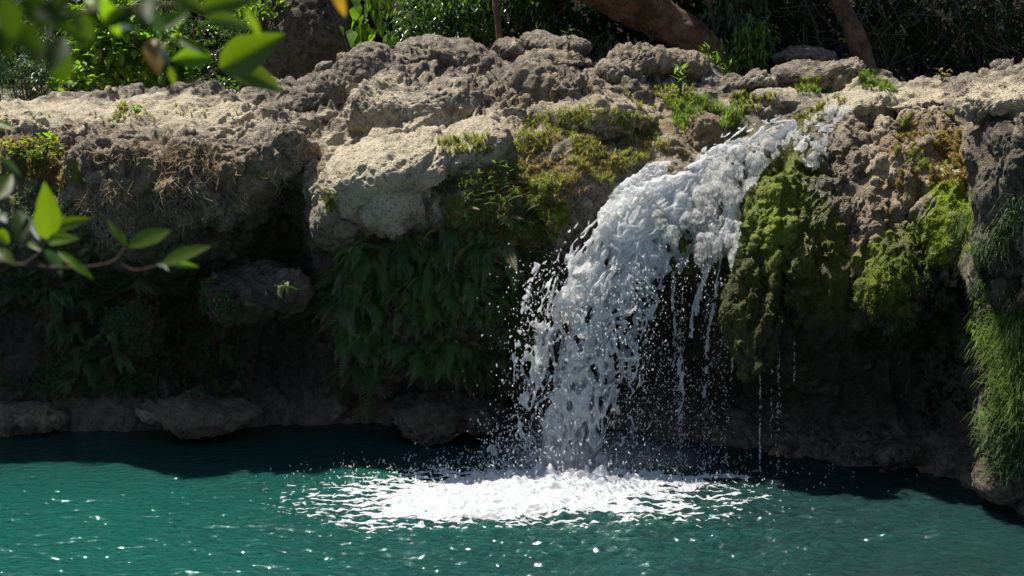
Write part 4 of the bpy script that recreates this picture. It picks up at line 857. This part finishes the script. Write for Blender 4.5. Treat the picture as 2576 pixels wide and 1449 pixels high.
def stream(name, path, th, dens, mat, vox=.012, seed=0, hole=.8, fine=10., label=None, drag=.5):
    """path: (px, py, Y, half width in m); a body of broken water following it. dens: solidity along the path"""
    C = spline([U(*p[:3]) for p in path], 400); W = np.interp(np.linspace(0, 1, 400), np.linspace(0, 1, len(path)), [p[3] for p in path])
    D = np.interp(np.linspace(0, 1, 400), np.linspace(0, 1, len(dens)), dens); T = np.interp(np.linspace(0, 1, 400), np.linspace(0, 1, len(th)), th)
    seg = np.concatenate([[0], np.cumsum(np.linalg.norm(np.diff(C, axis=0), axis=1))]); Ls = seg[-1]
    ns, nu, nw = int(Ls/vox), int(2*W.max()*1.25/vox), int(2*T.max()*1.3/vox)+4
    s = np.linspace(0, Ls, ns); ti = np.interp(s, seg, np.arange(400.)); I = lambda A: np.stack([np.interp(ti, np.arange(400.), A[:, k]) for k in range(A.shape[1])], 1)
    Cc = I(C); Wc = np.interp(ti, np.arange(400.), W); Dc = np.interp(ti, np.arange(400.), D); Tc = np.interp(ti, np.arange(400.), T)
    tan = np.gradient(Cc, axis=0); tan /= np.linalg.norm(tan, axis=1, keepdims=True); vw = Cc-np.array([0, 0, CAMZ]); vw /= np.linalg.norm(vw, axis=1, keepdims=True)
    lat = np.cross(tan, vw); lat /= np.linalg.norm(lat, axis=1, keepdims=True); out = np.cross(tan, lat); out *= np.sign((out*-vw).sum(1))[:, None]
    u = np.linspace(-1.2, 1.2, nu); w = np.linspace(-1.25, 1.25, nw)
    S = s[:, None, None]; Uu = u[None, :, None]; Ww = w[None, None, :]
    X = Uu*Wc[:, None, None]+0*Ww; Z = Ww*Tc[:, None, None]+0*Uu
    P = np.stack([S*drag+0*X, X, Z*.45+0*S], -1).astype(np.float32)
    w1 = noise(P*3.2, seed+1); w2 = noise(P*3.2, seed+2); w3 = noise(P*9, seed+8); Q = P+.09*np.stack([w1, w2, w1], -1)+.02*np.stack([w3, w3, w3], -1)
    n1 = noise(Q*fine, seed+3); n2 = noise(Q*fine*1.7, seed+4); n3 = noise(Q*fine*3.2, seed+5); hl = noise(P*np.float32([1.5, 2.9, 2.]), seed+6)
    frac = np.clip(1-Dc, 0, 1)[:, None, None]
    edge = np.abs(Uu)+(.20*w2+.16*w3+.1*n2)*(.5+frac)
    f = 1.0 - 1.1*np.clip(edge, 0, 2)**3 - .9*(Ww+.45*w1)**2 - frac*(3.6*np.abs(n1)+2.0*np.abs(n2))*(1+.9*np.clip(edge, 0, 1.3)) - .28*n3*(.25+frac) - hole*frac*np.clip(hl-.02, 0, 1)*6 + .22*n1*(1-frac)+.2*n2*(1-frac)
    f[0] = -1; f[:, 0] = -1; f[:, -1] = -1; f[:, :, 0] = -1; f[:, :, -1] = -1
    Vi, F = iso(f)
    a = Vi[:, 0]; J = lambda A: np.stack([np.interp(a, np.arange(ns), A[:, k]) for k in range(3)], 1)
    uu = np.interp(Vi[:, 1], np.arange(nu), u)*np.interp(a, np.arange(ns), Wc); ww = np.interp(Vi[:, 2], np.arange(nw), w)*np.interp(a, np.arange(ns), Tc)
    V = J(Cc)+J(lat)*uu[:, None]+J(out)*ww[:, None]
    o = mesh(name, V-FB, F, mat, fall)
    if label: o['label'] = label
    if name == 'strand': o['kind'] = 'stuff'
    return o
MS = [(1800, 455, 17.75, .20), (1745, 488, 17.5, .34), (1680, 528, 17.2, .48), (1612, 588, 16.95, .62), (1555, 658, 16.78, .72), (1508, 745, 16.65, .78), (1474, 850, 16.52, .82), (1455, 980, 16.45, .82), (1440, 1090, 16.42, .76), (1435, 1215, 16.40, .72)]
stream('main_stream', MS, [.06, .09, .11, .12, .13, .13, .13, .13], [.94, .90, .84, .76, .67, .60, .55, .52, .51, .54], FALLING, .0105, 3, fine=8.5, drag=.55, hole=.5)
stream('main_stream', [(p[0]+8, p[1]+4, p[2]+.16, p[3]*.95) for p in MS], [.06, .09, .11, .12, .13, .13, .13, .13], [.92, .88, .82, .70, .60, .54, .50, .47, .46, .48], FALLING, .0115, 103, fine=6.5, drag=.45, hole=.5)
stream('upper_cascade', [(2010, 322, 18.8, .18), (1950, 348, 18.5, .32), (1885, 388, 18.15, .44), (1815, 435, 17.8, .48), (1740, 490, 17.45, .36), (1670, 550, 17.1, .3)], [.02, .035, .05, .09, .12], [.62, .60, .62, .74, .86], FALLING, .0105, 13, fine=11., drag=.35, hole=.5)
stream('upper_cascade', [(1705, 425, 18.0, .12), (1650, 450, 17.75, .22), (1590, 505, 17.4, .26), (1535, 570, 17.1, .25)], [.08, .12, .14], [.9, .92, .88], FALLING, .0125, 19, drag=.8)
# thin veils sliding over the wet rock
def veil(poly, seed, dens, name='veil', mat=VEIL, lift=.045, step=3.2, flow=(-.35, 1.)):
    xs = [p[0] for p in poly]; ys = [p[1] for p in poly]; X = np.arange(min(xs)-14, max(xs)+14, step); Y = np.arange(min(ys)-14, max(ys)+14, step)
    H = np.full((len(X), len(Y), 3), np.nan)
    for i, x in enumerate(X):
        for j, y in enumerate(Y):
            if i % 2 == 0 and j % 2 == 0 or True:
                dx, dz = ray(x, y); ok, p, n, k, o, m = SC.ray_cast(DG, Vector((0, 0, CAMZ)), Vector((float(dx), 1, float(dz))).normalized())
                if ok: H[i, j] = p
    m = np.isnan(H[..., 0]); H[m] = U(*np.array([[X[i], Y[j]] for i, j in zip(*np.where(m))]).T, 17.5) if m.any() else 0
    for _ in range(3):
        K = H.copy(); K[1:-1, 1:-1] = (H[1:-1, 1:-1]*2+H[2:, 1:-1]+H[:-2, 1:-1]+H[1:-1, 2:]+H[1:-1, :-2])/6; K[..., 1] = np.minimum(K[..., 1], H[..., 1]+.01); H = K
    ins = np.array([[inpoly(x, y, poly) for y in Y] for x in X], float)
    for _ in range(6):
        K = ins.copy(); K[1:-1, 1:-1] = (ins[2:, 1:-1]+ins[:-2, 1:-1]+ins[1:-1, 2:]+ins[1:-1, :-2]+ins[1:-1, 1:-1])/5; ins = K
    n = normals(H); sgn = np.sign((n*(np.array([0, 0, CAMZ])-H)).sum(-1, keepdims=True)); n = n*sgn
    P = H*np.array([1, .6, .5]); a = noise(P*6+.3*noise(P*3, seed)[..., None], seed+1); b = noise(P*17, seed+2); c = noise(P*38, seed+4)
    k = dens + 2.2*(ins-1) - 1.3*np.abs(a) - .5*np.abs(b) - .25*c
    V = (H+n*(lift+.028*a+.018*b+.010*c)[..., None]).reshape(-1, 3); F = grid_faces(len(X), len(Y)); keep = (k > 0).ravel(); F = F[keep[F].all(1)]
    u, inv = np.unique(F, return_inverse=True); V = V[u]; F = inv.reshape(F.shape)
    o = mesh(name, V-FB, F, mat, fall); o['kind'] = 'stuff'; return o
veil([(1760, 385), (2000, 310), (2010, 335), (1975, 380), (1920, 430), (1880, 500), (1868, 600), (1850, 700), (1820, 640), (1770, 720), (1745, 640), (1705, 700), (1680, 610), (1640, 650), (1620, 560), (1680, 470)], 3, .95, step=2.4)
veil([(1990, 310), (2120, 250), (2150, 280), (2090, 350), (2080, 420), (2040, 440), (2010, 400), (1980, 350)], 23, .62, step=2.6)
# strands falling from the mossy rocks
def strand(path, d=.6, seed=0, wd=.05, th=.05): stream('strand', [p if len(p) == 4 else (*p, wd*.75) for p in path], [th*.7, th*.6, th*.5], [d+.05, d-.08, d-.2], FALLING, .0085, seed, fine=18, hole=.8, drag=.35)
strand([(1725, 650, 17.0), (1718, 740, 16.9), (1708, 850, 16.85), (1712, 960, 16.82), (1712, 1060, 16.8)], .62, 41, .07)
strand([(1698, 680, 17.0), (1692, 760, 16.92), (1700, 850, 16.88), (1703, 920, 16.86)], .6, 42, .04)
strand([(1850, 510, 17.2, .06), (1828, 580, 17.05, .09), (1790, 650, 16.95, .08), (1762, 730, 16.88, .07), (1745, 800, 16.84, .05), (1738, 850, 16.82, .03)], .78, 43)
strand([(1812, 640, 17.0), (1800, 740, 16.9), (1780, 850, 16.86), (1778, 920, 16.84), (1768, 1000, 16.82)], .66, 44, .045)
strand([(1845, 880, 16.6), (1838, 960, 16.55), (1822, 1050, 16.5), (1816, 1150, 16.48)], .52, 45, .03)
strand([(1640, 620, 16.9, .05), (1618, 700, 16.8, .05), (1605, 780, 16.75, .05), (1600, 850, 16.73, .03)], .68, 46)
strand([(1598, 610, 16.8, .08), (1628, 680, 16.7, .05), (1630, 760, 16.68, .04)], .68, 47)
strand([(1912, 915, 16.35), (1912, 1000, 16.34), (1911, 1100, 16.33), (1914, 1190, 16.33)], .5, 48, .018, .03)
strand([(1962, 880, 16.4), (1958, 980, 16.38), (1957, 1100, 16.37), (1958, 1190, 16.36)], .46, 49, .018, .03)
# ragged threads thrown off the left side of the fall
for i, q in enumerate([[(1352, 660), (1330, 720), (1318, 790)], [(1310, 830), (1296, 900), (1300, 960)], [(1230, 1120), (1262, 1150), (1300, 1185)], [(1300, 1040), (1318, 1100), (1340, 1160)], [(1560, 830), (1590, 880), (1580, 960)], [(1545, 1010), (1562, 1080), (1550, 1150)]]):
    strand([(x, y, 16.45+.05*(i % 3), .06) for x, y in q], .42, 60+i, .10)

def drops():
    r = np.random.default_rng(77); P = []; S = []
    def add(n, x, y, sx, sy, Y, sY, s0, s1):
        px = x+sx*r.normal(size=n); py = y+sy*r.normal(size=n); p = U(px, py, Y+sY*r.normal(size=n)); P.append(p); S.append(np.exp(r.uniform(math.log(s0), math.log(s1), n)))
    for t in range(6, 26):
        f = t/25; x = np.interp(f, [0, .15, .4, .7, 1], [1640, 1470, 1390, 1360, 1350]); y = 520+680*f; add(26, x-30-10*f, y, 28+22*f, 30, 16.5, .15, .0025, .011)
        x = np.interp(f, [0, .3, 1], [1650, 1600, 1580]); add(50, x+15, y, 40, 30, 16.5, .15, .003, .009)
        add(90, 1440, y, 85, 30, 16.4, .22, .003, .010)
    for x, y0, y1, n, sx in ((1710, 650, 1190, 420, 11), (1780, 640, 1190, 340, 15), (1820, 700, 1190, 200, 9), (1912, 900, 1195, 70, 1.5), (1958, 860, 1195, 90, 2.5), (1940, 860, 1100, 40, 2), (1998, 860, 960, 30, 1), (1920, 760, 900, 20, 1), (1650, 700, 1190, 330, 50), (1700, 900, 1200, 380, 60)):
        px = x+sx*r.normal(size=n); py = r.uniform(y0, y1, n); P.append(U(px, py, 16.75+.08*r.normal(size=n)-(.4 if x > 1850 else 0))); S.append(np.exp(r.uniform(math.log(.003), math.log(.0085), n)))
    n = 2000; px = 1430+260*r.normal(size=n); h = r.exponential(.16, n)*np.exp(-((px-1420)/330)**2); Y = 16.2+.35*r.normal(size=n); p = U(px, 1200, Y); p[:, 2] = .03+h; P.append(p); S.append(r.uniform(.003, .009, n))
    add(420, 1290, 1120, 45, 50, 16.4, .15, .003, .010)
    P = np.concatenate(P); S = np.concatenate(S); ok = P[:, 2] > .01; P = P[ok]; S = S[ok]; k = len(P)
    V, F = ICO[1]; M = np.zeros((k, 4, 4)); M[:, 3, 3] = 1; M[:, :3, 3] = P-FB; a = r.normal(size=(k, 3)); a[:, 2] += 2.2; a /= np.linalg.norm(a, axis=1, keepdims=True)
    fr = frames(P-FB, a, r.normal(size=(k, 3)), 1.0); fr[:, :3, 0] *= (S*r.uniform(1, 3.2, k))[:, None]; fr[:, :3, 1] *= S[:, None]; fr[:, :3, 2] *= S[:, None]
    V, F = scatter(V, F, fr); tag(mesh('spray', V, F, FOAMY, fall), 'thousands of white droplets thrown off the fall', kind='stuff')
drops()
FOAM = water_mat('foam_white', .0, (.93, .95, .97), .3, .03)
def foam():
    xs = np.linspace(-3.2, 4.4, 760); ys = np.linspace(14.2, 17.6, 400); X, Y = np.meshgrid(xs, ys, indexing='ij')
    px, py = proj(np.stack([X, Y, 0*X], -1)); P = np.stack([X*.55, Y, 0*X], -1)
    wx = 60*noise(P*1.4, 201); wy = 14*noise(P*1.4, 202)
    def blob(cx, cy, rx, ry, k=1): return k*(1-np.sqrt(((px+wx-cx)/rx)**2+((py+wy-cy)/ry)**2))
    m = np.maximum.reduce([blob(1300, 1252, 400, 58, 1.25), blob(1180, 1275, 330, 42, .8), blob(1470, 1225, 290, 40, .85), blob(1600, 1212, 220, 20, .45), blob(1800, 1204, 200, 10, .35), blob(1000, 1265, 190, 22, .5), blob(1320, 1258, 680, 90, .45)])
    net = .5*np.abs(noise(P*np.array([3., 6, 1]), 203))+.38*np.abs(noise(P*np.array([7, 14, 1.]), 204))+.22*np.abs(noise(P*np.array([16, 30, 1.]), 205))
    k = m*1.3 - net*(1.4-.6*np.clip(m, 0, 1)) + .06
    bump = .030*(noise(P*6, 206)+.2)+.016*noise(P*17, 207)+.009*noise(P*45, 208)
    imp = np.exp(-(((px-1420)/210)**2+((py-1212)/24)**2)); spikes = np.clip(noise(P*11, 209), 0, 1)**1.5
    Z = wave(X, Y) + np.clip(k*.06, -.05, .03) + np.clip(k*3, 0, 1)*bump*np.clip(m+.3, 0, 1.2) + imp*(.07+.30*spikes)
    keep = (k > -.35); V = np.stack([X, Y, Z], -1).reshape(-1, 3); F = grid_faces(len(xs), len(ys)); F = F[keep.ravel()[F].all(1)]
    u, inv = np.unique(F, return_inverse=True); o = mesh('foam', V[u]-0, inv.reshape(F.shape), FOAM)
    tag(o, 'bright white boiling foam spreading on the pool where the fall lands', kind='stuff')
foam()

def mist(c, sc, dens):
    V, F = ICO[3]; m, nt, out = newmat('mist'); co = N(nt, 'ShaderNodeTexCoord').outputs['Object']
    ln = N(nt, 'ShaderNodeVectorMath', {0: co}, operation='LENGTH').outputs['Value']
    f = math_(nt, 'MULTIPLY', math_(nt, 'POWER', math_(nt, 'SUBTRACT', 1.0, ln, True), 1.5), math_(nt, 'MULTIPLY', ramp(nt, tnoise(nt, co, 2.2, 3, .6), .3, .7), dens))
    v = N(nt, 'ShaderNodeVolumePrincipled', {'Color': (.95, .97, 1, 1), 'Density': f}); nt.links.new(v.outputs[0], out.inputs['Volume'])
    o = mesh('mist', V, F, m); o.location = c; o.scale = sc; return tag(o, 'soft white mist drifting over the foam at the foot of the fall', kind='stuff')
mist((1.0, 16.5, .12), (1.7, .8, .5), 1.8)
mist((.65, 16.35, .1), (.9, .6, .7), 2.2)
